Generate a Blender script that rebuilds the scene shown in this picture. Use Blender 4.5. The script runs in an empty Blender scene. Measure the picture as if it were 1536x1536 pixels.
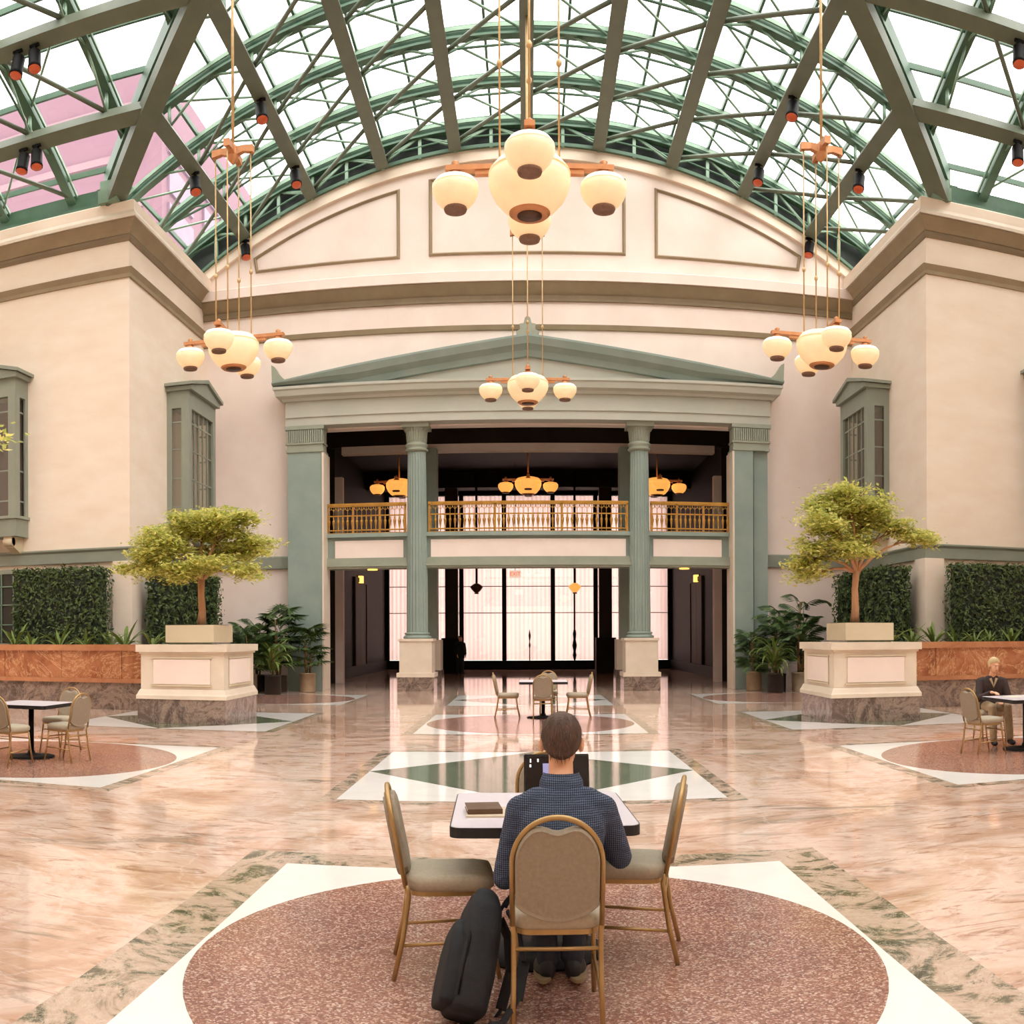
import bpy, bmesh, math, random
from mathutils import Vector, Matrix, Euler
random.seed(7)
PI = math.pi
S = bpy.context.scene
C = S.collection

# ------------------------------------------------------------------ camera
# The photograph is a phone panorama: a cylindrical projection, 1424 px per radian,
# horizon at y = 955, forward direction at x = 793 (in the 1536 x 1536 frame).
F, X0, Y0, H = 1424.0, 793.0, 955.0, 1.65
cam_d = bpy.data.cameras.new('camera')
cam_d.type = 'PANO'
cam_d.panorama_type = 'CENTRAL_CYLINDRICAL'
cam_d.central_cylindrical_radius = 1.0
cam_d.central_cylindrical_range_u_min = -X0 / F
cam_d.central_cylindrical_range_u_max = (1536 - X0) / F
cam_d.central_cylindrical_range_v_min = -(1536 - Y0) / F
cam_d.central_cylindrical_range_v_max = Y0 / F
cam_d.clip_start = 0.05
cam_d.clip_end = 500
cam = bpy.data.objects.new('camera', cam_d)
C.objects.link(cam)
cam.location = (0, 0, H)
cam.rotation_euler = (PI / 2, math.radians(0.2), 0)
S.camera = cam

# ------------------------------------------------------------------ sky, sun, exposure
world = bpy.data.worlds.new('overcast_sky')
S.world = world
world.use_nodes = True
wn = world.node_tree
wn.nodes['Background'].inputs[0].default_value = (1.0, 0.985, 0.965, 1)
wn.nodes['Background'].inputs[1].default_value = 3.4
sun_d = bpy.data.lights.new('sun', 'SUN')
sun_d.energy = 3.0
sun_d.angle = math.radians(50)
sun_d.color = (1.0, 0.95, 0.9)
sun = bpy.data.objects.new('sun', sun_d)
C.objects.link(sun)
sun.rotation_euler = (Vector((-0.55, 0.55, -0.62))).to_track_quat('-Z', 'Y').to_euler()
S.view_settings.view_transform = 'Standard'
S.view_settings.look = 'None'
S.view_settings.gamma = 1.0
S.view_settings.use_curve_mapping = False
S.view_settings.exposure = 0.44
S.cycles.max_bounces = 9
S.cycles.diffuse_bounces = 5
S.cycles.glossy_bounces = 4
S.cycles.transparent_max_bounces = 12
S.cycles.sample_clamp_indirect = 6.0
S.cycles.caustics_reflective = False
S.cycles.caustics_refractive = False

# ------------------------------------------------------------------ helpers
def lin(c):
    return tuple((v / 255 / 12.92) if v / 255 <= 0.04045 else ((v / 255 + 0.055) / 1.055) ** 2.4 for v in c) + (1,)

class MB:
    """collects faces; build() links them as one mesh object"""
    def __init__(s):
        s.v = []; s.f = []; s.sm = []
    def add(s, vs, fs, smooth=False, M=None):
        o = len(s.v)
        s.v += [tuple(M @ Vector(p)) for p in vs] if M is not None else [tuple(p) for p in vs]
        s.f += [tuple(i + o for i in f) for f in fs]
        s.sm += [smooth] * len(fs)
        return s
    def box(s, x0, x1, y0, y1, z0, z1, M=None):
        v = [(x, y, z) for z in (z0, z1) for y in (y0, y1) for x in (x0, x1)]
        return s.add(v, [(0, 2, 3, 1), (4, 5, 7, 6), (0, 1, 5, 4), (2, 6, 7, 3), (0, 4, 6, 2), (1, 3, 7, 5)], False, M)
    def cbox(s, c, sz, M=None):
        return s.box(c[0] - sz[0] / 2, c[0] + sz[0] / 2, c[1] - sz[1] / 2, c[1] + sz[1] / 2, c[2] - sz[2] / 2, c[2] + sz[2] / 2, M)
    def bevbox(s, x0, x1, y0, y1, z0, z1, b=0.02, M=None):
        """box with chamfered edges, as stacked octagon rings"""
        def ring(i, z):
            return [(x0 + b + i, y0 + i, z), (x1 - b - i, y0 + i, z), (x1 - i, y0 + b + i, z), (x1 - i, y1 - b - i, z), (x1 - b - i, y1 - i, z), (x0 + b + i, y1 - i, z), (x0 + i, y1 - b - i, z), (x0 + i, y0 + b + i, z)]
        return s.rings([ring(b * .7, z0), ring(0, z0 + b), ring(0, z1 - b), ring(b * .7, z1)], M=M)
    def rings(s, rs, smooth=False, cap=True, M=None):
        n = len(rs[0]); v = [p for r in rs for p in r]; f = []
        for k in range(len(rs) - 1):
            for i in range(n):
                j = (i + 1) % n
                f.append((k * n + i, k * n + j, (k + 1) * n + j, (k + 1) * n + i))
        if cap:
            f.append(tuple(range(n))[::-1]); f.append(tuple((len(rs) - 1) * n + i for i in range(n)))
        return s.add(v, f, smooth, M)
    def tube(s, pts, rad, n=8, smooth=True, cap=True, M=None):
        pts = [Vector(p) for p in pts]
        if not hasattr(rad, '__len__'): rad = [rad] * len(pts)
        rs = []; up = None
        for i, p in enumerate(pts):
            d = (pts[min(i + 1, len(pts) - 1)] - pts[max(i - 1, 0)])
            d = d.normalized() if d.length > 1e-9 else Vector((0, 0, 1))
            if up is None:
                up = Vector((0, 0, 1)) if abs(d.z) < 0.95 else Vector((1, 0, 0))
            a = d.cross(up)
            a = a.normalized() if a.length > 1e-6 else d.orthogonal().normalized()
            b = d.cross(a).normalized(); up = -b if b.dot(up) < 0 else b
            rs.append([tuple(p + (a * math.cos(t) + b * math.sin(t)) * rad[i]) for t in (2 * PI * k / n for k in range(n))])
        return s.rings(rs, smooth, cap, M)
    def bar(s, p0, p1, w, h, M=None):
        """rectangular bar, w across, h in the plane that holds Z"""
        p0 = Vector(p0); p1 = Vector(p1); d = (p1 - p0).normalized()
        a = d.cross(Vector((0, 0, 1)))
        a = a.normalized() if a.length > 1e-6 else Vector((1, 0, 0))
        b = a.cross(d).normalized()
        def r(p): return [tuple(p + a * x * w / 2 + b * y * h / 2) for x, y in ((-1, -1), (1, -1), (1, 1), (-1, 1))]
        return s.rings([r(p0), r(p1)], M=M)
    def lathe(s, prof, n=24, c=(0, 0, 0), smooth=True, M=None):
        rs = [[(c[0] + r * math.cos(2 * PI * k / n), c[1] + r * math.sin(2 * PI * k / n), c[2] + z) for k in range(n)] for r, z in prof]
        return s.rings(rs, smooth, True, M)
    def prism(s, poly, axis, a, b, M=None):
        """polygon in the plane across axis, extruded from a to b"""
        def P(p, t): return (t, p[0], p[1]) if axis == 'x' else (p[0], t, p[1]) if axis == 'y' else (p[0], p[1], t)
        n = len(poly)
        v = [P(p, a) for p in poly] + [P(p, b) for p in poly]
        f = [tuple(range(n)), tuple(range(2 * n - 1, n - 1, -1))] + [(i, n + i, n + (i + 1) % n, (i + 1) % n) for i in range(n)]
        return s.add(v, f, False, M)
    def sweep(s, path, prof, closed=False):
        """profile (offset to the right of the path, z) swept along a plan path with mitres"""
        n = len(path); rs = []
        for i, p in enumerate(path):
            p = Vector(p)
            def nrm(a, b):
                d = (Vector(b) - Vector(a)).normalized(); return Vector((d.y, -d.x))
            if closed or 0 < i < n - 1:
                n1 = nrm(path[i - 1], path[i]); n2 = nrm(path[i], path[(i + 1) % n])
                m = (n1 + n2).normalized(); m = m / max(m.dot(n1), .2)
            elif i == 0: m = nrm(path[0], path[1])
            else: m = nrm(path[-2], path[-1])
            rs.append([(p.x + m.x * d, p.y + m.y * d, z) for d, z in prof])
        if closed: rs.append(rs[0])
        return s.rings(rs, cap=not closed)
    def ell(s, c, r, n=14, m=9, M=None):
        prof = [(math.sin(PI * k / m), -math.cos(PI * k / m)) for k in range(m + 1)]
        rs = [[(c[0] + r[0] * max(q, .02) * math.cos(2 * PI * k / n), c[1] + r[1] * max(q, .02) * math.sin(2 * PI * k / n), c[2] + r[2] * z) for k in range(n)] for q, z in prof]
        return s.rings(rs, True, True, M)
    def mesh(s, name, mat):
        me = bpy.data.meshes.new(name)
        me.from_pydata(s.v, [], s.f)
        me.polygons.foreach_set('use_smooth', s.sm)
        if mat: me.materials.append(mat)
        bm = bmesh.new(); bm.from_mesh(me); bmesh.ops.recalc_face_normals(bm, faces=bm.faces); bm.to_mesh(me); bm.free()
        me.update()
        return me
    def build(s, name, mat, parent=None, M=None):
        return put(name, s.mesh(name, mat), parent, M)

def put(name, me, parent=None, M=None):
    o = bpy.data.objects.new(name, me)
    C.objects.link(o)
    if parent: o.parent = parent
    if M is not None: o.matrix_local = M
    return o

def empty(name, loc=(0, 0, 0), rz=0, parent=None):
    o = bpy.data.objects.new(name, None); C.objects.link(o)
    o.location = loc; o.rotation_euler = (0, 0, rz); o.empty_display_size = .1
    if parent: o.parent = parent
    return o

def tag(o, label=None, cat=None, group=None, kind=None):
    if label: o['label'] = label
    if cat: o['category'] = cat
    if group: o['group'] = group
    if kind: o['kind'] = kind
    return o

def thing(name, label, cat, loc=(0, 0, 0), rz=0, group=None):
    return tag(empty(name, loc, rz), label, cat, group)

def struct(o, label=None):
    o['kind'] = 'structure'
    if label: o['label'] = label
    return o

def copy_tree(o, parent=None):
    c = o.copy(); C.objects.link(c)
    c.parent = parent
    if parent is not None: c.matrix_parent_inverse = o.matrix_parent_inverse.copy()
    for ch in list(o.children): copy_tree(ch, c)
    return c

def T(x, y, z): return Matrix.Translation((x, y, z))
def RZ(a): return Matrix.Rotation(a, 4, 'Z')
def RX(a): return Matrix.Rotation(a, 4, 'X')
def RY(a): return Matrix.Rotation(a, 4, 'Y')

# ------------------------------------------------------------------ materials
MT = {}
def nodes(name):
    m = bpy.data.materials.new(name); m.use_nodes = True
    nt = m.node_tree; b = nt.nodes['Principled BSDF']
    MT[name] = m
    return m, nt, b
def coords(nt, scale=(1, 1, 1), kind='Object'):
    tc = nt.nodes.new('ShaderNodeTexCoord'); mp = nt.nodes.new('ShaderNodeMapping')
    mp.inputs['Scale'].default_value = scale
    nt.links.new(tc.outputs[kind], mp.inputs['Vector'])
    return mp.outputs['Vector']
def noise(nt, vec, scale, detail=6, rough=.6, dist=0.0):
    n = nt.nodes.new('ShaderNodeTexNoise')
    n.inputs['Scale'].default_value = scale; n.inputs['Detail'].default_value = detail
    n.inputs['Roughness'].default_value = rough; n.inputs['Distortion'].default_value = dist
    nt.links.new(vec, n.inputs['Vector'])
    return n.outputs['Fac']
def ramp(nt, fac, stops):
    r = nt.nodes.new('ShaderNodeValToRGB')
    e = r.color_ramp.elements
    while len(e) < len(stops): e.new(0.5)
    for el, (p, c) in zip(e, stops):
        el.position = p; el.color = lin(c)
    nt.links.new(fac, r.inputs['Fac'])
    return r.outputs['Color']
def mixc(nt, fac, a, b, mode='MIX'):
    m = nt.nodes.new('ShaderNodeMix'); m.data_type = 'RGBA'; m.blend_type = mode
    for sock, val in ((m.inputs['Factor'], fac), (m.inputs['A'], a), (m.inputs['B'], b)):
        if hasattr(val, 'is_output'): nt.links.new(val, sock)
        else: sock.default_value = val
    return m.outputs['Result']
def bump(nt, b, h, strength=.2, dist=.01):
    n = nt.nodes.new('ShaderNodeBump')
    n.inputs['Strength'].default_value = strength; n.inputs['Distance'].default_value = dist
    nt.links.new(h, n.inputs['Height']); nt.links.new(n.outputs['Normal'], b.inputs['Normal'])
def mat(name, c, rough=.6, metal=0.0, c2=None, scale=4.0, spec=None, bmp=0.0, stretch=(1, 1, 1), coat=0.0, emit=None, estr=0.0, contrast=.25):
    m, nt, b = nodes(name)
    b.inputs['Roughness'].default_value = rough; b.inputs['Metallic'].default_value = metal
    if spec is not None: b.inputs['Specular IOR Level'].default_value = spec
    if coat: b.inputs['Coat Weight'].default_value = coat; b.inputs['Coat Roughness'].default_value = .08
    c2 = c2 or tuple(v * .92 for v in c)
    v = coords(nt, stretch); f = noise(nt, v, scale)
    nt.links.new(ramp(nt, f, [(.5 - contrast, c2), (.5 + contrast, c)]), b.inputs['Base Color'])
    if bmp: bump(nt, b, noise(nt, v, scale * 4), bmp)
    if emit:
        b.inputs['Emission Color'].default_value = lin(emit); b.inputs['Emission Strength'].default_value = estr
    return m

mat('plaster', (240, 226, 210), .75, c2=(230, 210, 190), scale=.8, bmp=.08, stretch=(1, 1, 2.5))
mat('plaster_pink', (242, 226, 217), .75, c2=(233, 213, 202), scale=.9, bmp=.06)
mat('taupe', (160, 142, 114), .75, c2=(142, 124, 98), scale=1.5)
mat('taupe_line', (136, 118, 92), .75, c2=(122, 105, 82), scale=1.5)
mat('green_stone', (150, 161, 152), .6, c2=(130, 146, 138), scale=1.2, bmp=.05)
mat('entablature', (192, 188, 176), .6, c2=(174, 176, 164), scale=.5)
mat('green_belt', (148, 151, 137), .6, c2=(132, 138, 125), scale=1.2)
mat('olive_stone', (160, 162, 146), .6, c2=(140, 146, 130), scale=1.5)
mat('steel_green', (80, 110, 88), .45, c2=(66, 95, 76), scale=2)
mat('steel_light', (138, 162, 140), .4, c2=(112, 140, 120), scale=2)
mat('steel_olive', (108, 116, 98), .5, c2=(94, 102, 86), scale=2)
mat('panel_dark', (28, 38, 30), .6, c2=(18, 26, 20), scale=1)
mat('cap_bronze', (138, 104, 86), .5, .3, c2=(108, 78, 62), scale=30)
mat('bronze', (212, 150, 104), .42, .45, c2=(188, 124, 80), scale=5)
mat('bronze_dark', (92, 62, 42), .45, .5, c2=(70, 46, 32), scale=5)
mat('brass', (206, 160, 84), .3, .8, c2=(176, 128, 58), scale=6)
mat('rod_brass', (214, 184, 138), .4, .4, c2=(190, 150, 96), scale=6)
mat('gold_frame', (188, 156, 104), .34, .55, c2=(164, 130, 82), scale=8)
mat('upholstery', (160, 147, 128), .85, c2=(142, 130, 111), scale=60, bmp=.15)
mat('upholstery_light', (182, 171, 150), .85, c2=(166, 154, 133), scale=60, bmp=.15)
mat('black_plastic', (18, 17, 18), .4, c2=(14, 13, 14), scale=4)
mat('black_fabric', (26, 26, 30), .8, c2=(17, 17, 20), scale=40, bmp=.3)
mat('black_metal', (16, 14, 14), .6, c2=(11, 9, 9), scale=4, spec=.2)
mat('laminate', (222, 214, 220), .3, c2=(214, 206, 213), scale=20)
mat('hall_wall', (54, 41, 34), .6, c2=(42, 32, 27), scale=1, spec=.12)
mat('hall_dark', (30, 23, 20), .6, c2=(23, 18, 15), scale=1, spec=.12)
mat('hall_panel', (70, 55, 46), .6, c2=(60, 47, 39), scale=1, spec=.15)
mat('limestone', (226, 212, 194), .55, c2=(212, 196, 177), scale=2, bmp=.06)
mat('limestone_tan', (214, 199, 172), .6, c2=(202, 185, 157), scale=2, bmp=.06)
mat('soil', (34, 26, 20), .95, c2=(22, 17, 12), scale=12, bmp=.4)
mat('bark', (204, 158, 122), .85, c2=(178, 128, 92), scale=14, bmp=.4, stretch=(1, 1, .25))
mat('twig', (150, 110, 70), .85, c2=(118, 86, 54), scale=14)
mat('pot_metal', (196, 178, 152), .42, .5, c2=(170, 150, 124), scale=3)
mat('pot_dark', (60, 52, 44), .6, c2=(44, 38, 32), scale=3)
mat('skin', (232, 178, 142), .55, c2=(222, 164, 128), scale=12)
mat('hair_brown', (98, 68, 50), .6, c2=(56, 38, 28), scale=55, bmp=.5, stretch=(1, 1, .3))
mat('hair_blond', (226, 204, 160), .7, c2=(200, 172, 124), scale=40, bmp=.5)
mat('hair_brow', (150, 116, 80), .7)
mat('lips', (176, 98, 84), .5)
mat('denim', (46, 50, 62), .85, c2=(34, 36, 46), scale=30)
mat('jacket_dark', (62, 44, 40), .8, c2=(44, 32, 30), scale=20)
mat('khaki', (176, 152, 120), .85, c2=(156, 132, 102), scale=20)
mat('shoe_dark', (34, 28, 26), .6, c2=(24, 20, 18), scale=20)
mat('shoe_sole', (150, 128, 96), .7)
mat('paper', (236, 226, 204), .7)
mat('book_cover', (104, 76, 52), .6, c2=(84, 60, 40), scale=10)
mat('curtain_dark', (82, 42, 40), .9, c2=(64, 32, 32), scale=8)
mat('window_dark', (60, 56, 48), .3, c2=(40, 38, 34), scale=1.0)
mat('tower_pink', (112, 82, 94), .8, c2=(104, 74, 86), scale=.2)
mat('tower_band', (122, 98, 104), .8, c2=(116, 90, 98), scale=.3)
mat('tower_glass', (122, 100, 114), .6, c2=(110, 90, 106), scale=.5)
mat('lamp_red', (178, 84, 50), .4, emit=(255, 90, 40), estr=.12)
mat('globe_glass', (244, 226, 198), .35, emit=(255, 206, 142), estr=.3)
mat('globe_warm', (255, 208, 130), .35, emit=(255, 176, 84), estr=.7)
mat('globe_rim', (252, 244, 226), .35, emit=(255, 236, 212), estr=.4)
mat('sconce_glow', (255, 214, 130), .4, emit=(255, 190, 90), estr=1.6)
mat('sign_face', (250, 226, 206), .5, emit=(255, 214, 190), estr=.55)
mat('sign_red', (236, 104, 56), .5, emit=(240, 96, 40), estr=.5)
mat('white_spot', (245, 240, 236), .4, emit=(255, 250, 245), estr=.8)

mat('screen_blue', (150, 150, 190), .4, emit=(150, 150, 200), estr=.4)

def mat_floor():
    m, nt, b = nodes('floor_marble')
    v = coords(nt)
    big = noise(nt, v, .42, 8, .66, 1.6)
    c1 = ramp(nt, big, [(.3, (166, 124, 104)), (.42, (204, 166, 142)), (.52, (228, 200, 184)), (.62, (208, 168, 144)), (.74, (172, 132, 108))])
    v2 = coords(nt, (.55, 1.9, 1))
    streak = noise(nt, v2, 2.0, 10, .74, 2.4)
    sm = ramp(nt, streak, [(.36, (255, 255, 255)), (.47, (0, 0, 0))])
    c = mixc(nt, sm, c1, lin((168, 122, 98)))
    wm = ramp(nt, noise(nt, v2, 2.6, 10, .74, 3.0), [(.55, (0, 0, 0)), (.66, (200, 200, 200))])
    c = mixc(nt, wm, c, lin((240, 222, 212)))
    dk = noise(nt, v2, .7, 9, .72, 2.0)
    dm = ramp(nt, dk, [(.57, (0, 0, 0)), (.66, (220, 220, 220))])
    c = mixc(nt, dm, c, lin((128, 112, 96)))
    vn = nt.nodes.new('ShaderNodeTexVoronoi'); vn.feature = 'DISTANCE_TO_EDGE'; vn.inputs['Scale'].default_value = .9
    wv = nt.nodes.new('ShaderNodeVectorMath'); wv.operation = 'ADD'
    nn = nt.nodes.new('ShaderNodeTexNoise'); nn.inputs['Scale'].default_value = 1.6; nn.inputs['Detail'].default_value = 6
    nt.links.new(v, nn.inputs['Vector']); nt.links.new(v, wv.inputs[0]); nt.links.new(nn.outputs['Color'], wv.inputs[1]); nt.links.new(wv.outputs[0], vn.inputs['Vector'])
    vm = ramp(nt, vn.outputs['Distance'], [(0, (150, 150, 150)), (.02, (0, 0, 0))])
    c = mixc(nt, vm, c, lin((240, 222, 208)))
    nt.links.new(c, b.inputs['Base Color'])
    b.inputs['Roughness'].default_value = .055
    b.inputs['Specular IOR Level'].default_value = .9
mat_floor()
def mat_stone(name, stops, scale, rough=.1, detail=8, dist=1.5, spec=.6, stretch=(1, 1, 1), vein=None):
    m, nt, b = nodes(name); v = coords(nt, stretch)
    c = ramp(nt, noise(nt, v, scale, detail, .68, dist), stops)
    if vein:
        vm = ramp(nt, noise(nt, v, scale * .8, 10, .75, 4), [(.485, (0, 0, 0)), (.5, (255, 255, 255)), (.515, (0, 0, 0))])
        c = mixc(nt, vm, c, lin(vein))
    nt.links.new(c, b.inputs['Base Color'])
    b.inputs['Roughness'].default_value = rough; b.inputs['Specular IOR Level'].default_value = spec
mat_stone('white_marble', [(.3, (238, 232, 226)), (.7, (248, 244, 240))], 1.2, .08)
mat_stone('green_marble', [(.36, (70, 74, 60)), (.44, (118, 110, 90)), (.51, (190, 164, 144)), (.6, (204, 176, 158)), (.68, (104, 100, 82))], 1.8, .1, dist=2.5, vein=(214, 196, 176))
mat_stone('green_solid', [(.3, (92, 104, 86)), (.7, (124, 130, 108))], 3.0, .08, dist=2)
mat_stone('rust_marble', [(.28, (124, 68, 42)), (.45, (164, 100, 64)), (.58, (186, 124, 86)), (.72, (138, 78, 48))], .8, .22, dist=2.5, vein=(236, 190, 140))
mat_stone('rust_cap', [(.3, (164, 104, 68)), (.7, (196, 138, 98))], 1.2, .25, dist=1)
mat_stone('granite', [(.3, (70, 58, 54)), (.46, (104, 88, 80)), (.56, (150, 130, 118)), (.68, (84, 70, 64))], 1.5, .15, dist=2.0, vein=(170, 152, 140))
def mat_terrazzo():
    m, nt, b = nodes('terrazzo'); v = coords(nt)
    vo = nt.nodes.new('ShaderNodeTexVoronoi'); vo.inputs['Scale'].default_value = 95
    nt.links.new(v, vo.inputs['Vector'])
    sp = nt.nodes.new('ShaderNodeSeparateColor'); nt.links.new(vo.outputs['Color'], sp.inputs[0])
    c = ramp(nt, sp.outputs[0], [(0, (98, 62, 56)), (.35, (138, 94, 82)), (.62, (164, 118, 100)), (.82, (206, 168, 148)), (1, (238, 216, 200))])
    big = ramp(nt, noise(nt, v, 1.3, 4, .6, .5), [(.35, (136, 98, 94)), (.65, (180, 130, 108))])
    c = mixc(nt, .4, c, big)
    nt.links.new(c, b.inputs['Base Color'])
    b.inputs['Roughness'].default_value = .14; b.inputs['Specular IOR Level'].default_value = .5
mat_terrazzo()
def mat_leaf(name, a, c, trans=.35, rough=.5):
    m, nt, b = nodes(name)
    g = nt.nodes.new('ShaderNodeNewGeometry')
    col = ramp(nt, g.outputs['Random Per Island'], [(0, a), (1, c)])
    nt.links.new(col, b.inputs['Base Color']); b.inputs['Roughness'].default_value = rough
    b.inputs['Specular IOR Level'].default_value = .3
    tr = nt.nodes.new('ShaderNodeBsdfTranslucent'); mx = nt.nodes.new('ShaderNodeMixShader')
    nt.links.new(col, tr.inputs[0]); mx.inputs[0].default_value = trans
    nt.links.new(b.outputs[0], mx.inputs[1]); nt.links.new(tr.outputs[0], mx.inputs[2])
    nt.links.new(mx.outputs[0], nt.nodes['Material Output'].inputs[0])
mat_leaf('leaf_ficus', (162, 172, 82), (238, 228, 140), .5)
mat_leaf('leaf_hedge', (36, 52, 28), (100, 116, 66), .12)
mat_leaf('leaf_palm', (40, 62, 36), (92, 114, 62), .15)
mat_leaf('leaf_strap', (58, 84, 38), (138, 156, 78), .2)
def mat_glass(name, tint, refl=.06):
    m, nt, b = nodes(name); nt.nodes.remove(b)
    t = nt.nodes.new('ShaderNodeBsdfTransparent'); t.inputs[0].default_value = tint + (1,)
    g = nt.nodes.new('ShaderNodeBsdfGlossy'); g.inputs['Roughness'].default_value = .02
    mx = nt.nodes.new('ShaderNodeMixShader'); mx.inputs[0].default_value = refl
    nt.links.new(t.outputs[0], mx.inputs[1]); nt.links.new(g.outputs[0], mx.inputs[2])
    nt.links.new(mx.outputs[0], nt.nodes['Material Output'].inputs[0])
mat_glass('roof_glass', (.97, .97, .95), .03)
mat_glass('window_glass', (.9, .9, .86), .12)
def mat_sheer(name, col, t):
    m, nt, b = nodes(name); nt.nodes.remove(b)
    v = coords(nt, (9, 9, .05)); c = ramp(nt, noise(nt, v, 1.5, 4), [(.3, tuple(x * .965 for x in col)), (.7, col)])
    d = nt.nodes.new('ShaderNodeBsdfDiffuse'); tr = nt.nodes.new('ShaderNodeBsdfTranslucent'); mx = nt.nodes.new('ShaderNodeMixShader')
    nt.links.new(c, d.inputs[0]); nt.links.new(c, tr.inputs[0]); mx.inputs[0].default_value = t
    nt.links.new(d.outputs[0], mx.inputs[1]); nt.links.new(tr.outputs[0], mx.inputs[2])
    nt.links.new(mx.outputs[0], nt.nodes['Material Output'].inputs[0])
mat_sheer('sheer', (238, 200, 196), .7)
mat_sheer('sheer_window', (250, 240, 230), .5)
def mat_shirt():
    m, nt, b = nodes('shirt_check'); v = coords(nt)
    def wave(ax):
        w = nt.nodes.new('ShaderNodeTexWave'); w.bands_direction = ax; w.inputs['Scale'].default_value = 34; w.inputs['Distortion'].default_value = 2.2
        nt.links.new(v, w.inputs['Vector']); return w.outputs['Fac']
    a = nt.nodes.new('ShaderNodeMath'); a.operation = 'ADD'
    nt.links.new(wave('X'), a.inputs[0]); nt.links.new(wave('Z'), a.inputs[1])
    h = nt.nodes.new('ShaderNodeMath'); h.operation = 'MULTIPLY'; h.inputs[1].default_value = .5; nt.links.new(a.outputs[0], h.inputs[0])
    c = ramp(nt, h.outputs[0], [(.15, (32, 38, 56)), (.55, (52, 62, 84)), (.9, (98, 108, 128))])
    nt.links.new(c, b.inputs['Base Color']); b.inputs['Roughness'].default_value = .9
    bump(nt, b, noise(nt, coords(nt, (1, 1, 2.2)), 7, 3), .7, .04)
mat_shirt()
def mat_screen():
    m, nt, b = nodes('laptop_screen'); v = coords(nt)
    b.inputs['Base Color'].default_value = lin((16, 13, 14)); b.inputs['Roughness'].default_value = .25
mat_screen()
G = MT
# ------------------------------------------------------------------ floor with inlaid squares
YC = 12.4                                      # centre of the glazed crossing
floor = MB().box(-17.4, 17.4, -5, 29.7, -.25, 0).box(-7.7, 7.7, 29.7, 49, -.25, 0).build('floor', G['floor_marble'])
struct(floor, 'polished pink marble floor with inlaid squares and discs')
def flat(poly, z0, z1, name, m):
    return MB().prism(poly, 'z', z0, z1).build(name, m, floor)
def square_ring(cx, cy, hx0, hy0, hx1, hy1, z1, name, m):
    b = MB()
    for (x0, x1, y0, y1) in ((-hx1, hx1, hy0, hy1), (-hx1, hx1, -hy1, -hy0), (-hx1, -hx0, -hy0, hy0), (hx0, hx1, -hy0, hy0)):
        b.box(cx + x0, cx + x1, cy + y0, cy + y1, 0.0005, z1)
    return b.build(name, m, floor)
def inlay(cx, cy, hx, hy, kind, band=.18):
    square_ring(cx, cy, hx, hy, hx + band, hy + band, .002, 'inlay_border', G['green_marble'])
    sg = ((1, 1), (-1, 1), (-1, -1), (1, -1))
    n = 14
    if kind == 'disc':
        flat([(cx + .985 * hx * math.cos(2 * PI * k / 72), cy + .985 * hy * math.sin(2 * PI * k / 72)) for k in range(72)], .0005, .0025, 'inlay_disc', G['terrazzo'])
        for q, (sx, sy) in enumerate(sg):                                     # four white spandrels
            a0 = q * PI / 2
            arc = [(cx + .985 * hx * math.cos(a0 + PI / 2 * k / n), cy + .985 * hy * math.sin(a0 + PI / 2 * k / n)) for k in range(n + 1)]
            p, e = arc[0], arc[-1]
            e0 = (cx + hx * round(math.cos(a0)), cy + hy * round(math.sin(a0))); e1 = (cx + hx * round(math.cos(a0 + PI / 2)), cy + hy * round(math.sin(a0 + PI / 2)))
            flat(arc + [e1, (cx + sx * hx, cy + sy * hy), e0], .0005, .0022, 'inlay_spandrel', G['white_marble'])
    else:
        flat([(cx + hx, cy), (cx, cy + hy), (cx - hx, cy), (cx, cy - hy)], .0005, .0025, 'inlay_diamond', G['green_solid'])
        for sx, sy in sg:
            flat([(cx + sx * hx, cy), (cx + sx * hx, cy + sy * hy), (cx, cy + sy * hy)], .0005, .0022, 'inlay_triangle', G['white_marble'])
inlay(0.03, 4.85, 1.78, 1.86, 'disc', .36)
inlay(0.03, 11.5, 1.98, 2.03, 'diamond')
inlay(0.03, 18.05, 2.0, 2.03, 'disc')
inlay(0.03, 24.65, 2.0, 2.03, 'diamond')
for sx in (-1, 1):
    inlay(sx * 6.6, 4.85, 1.95, 1.95, 'diamond')
    inlay(sx * 6.6, 11.45, 2.03, 2.03, 'disc')
    inlay(sx * 6.6, 18.05, 2.03, 2.03, 'diamond')
    inlay(sx * 6.6, 24.65, 2.03, 2.03, 'disc')

# ------------------------------------------------------------------ vault profile
def zout(w): return 17.65 - (20 - math.sqrt(400 - w * w))
def zin(w): return 16.7 - (18.5 - math.sqrt(18.5 ** 2 - w * w))

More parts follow.
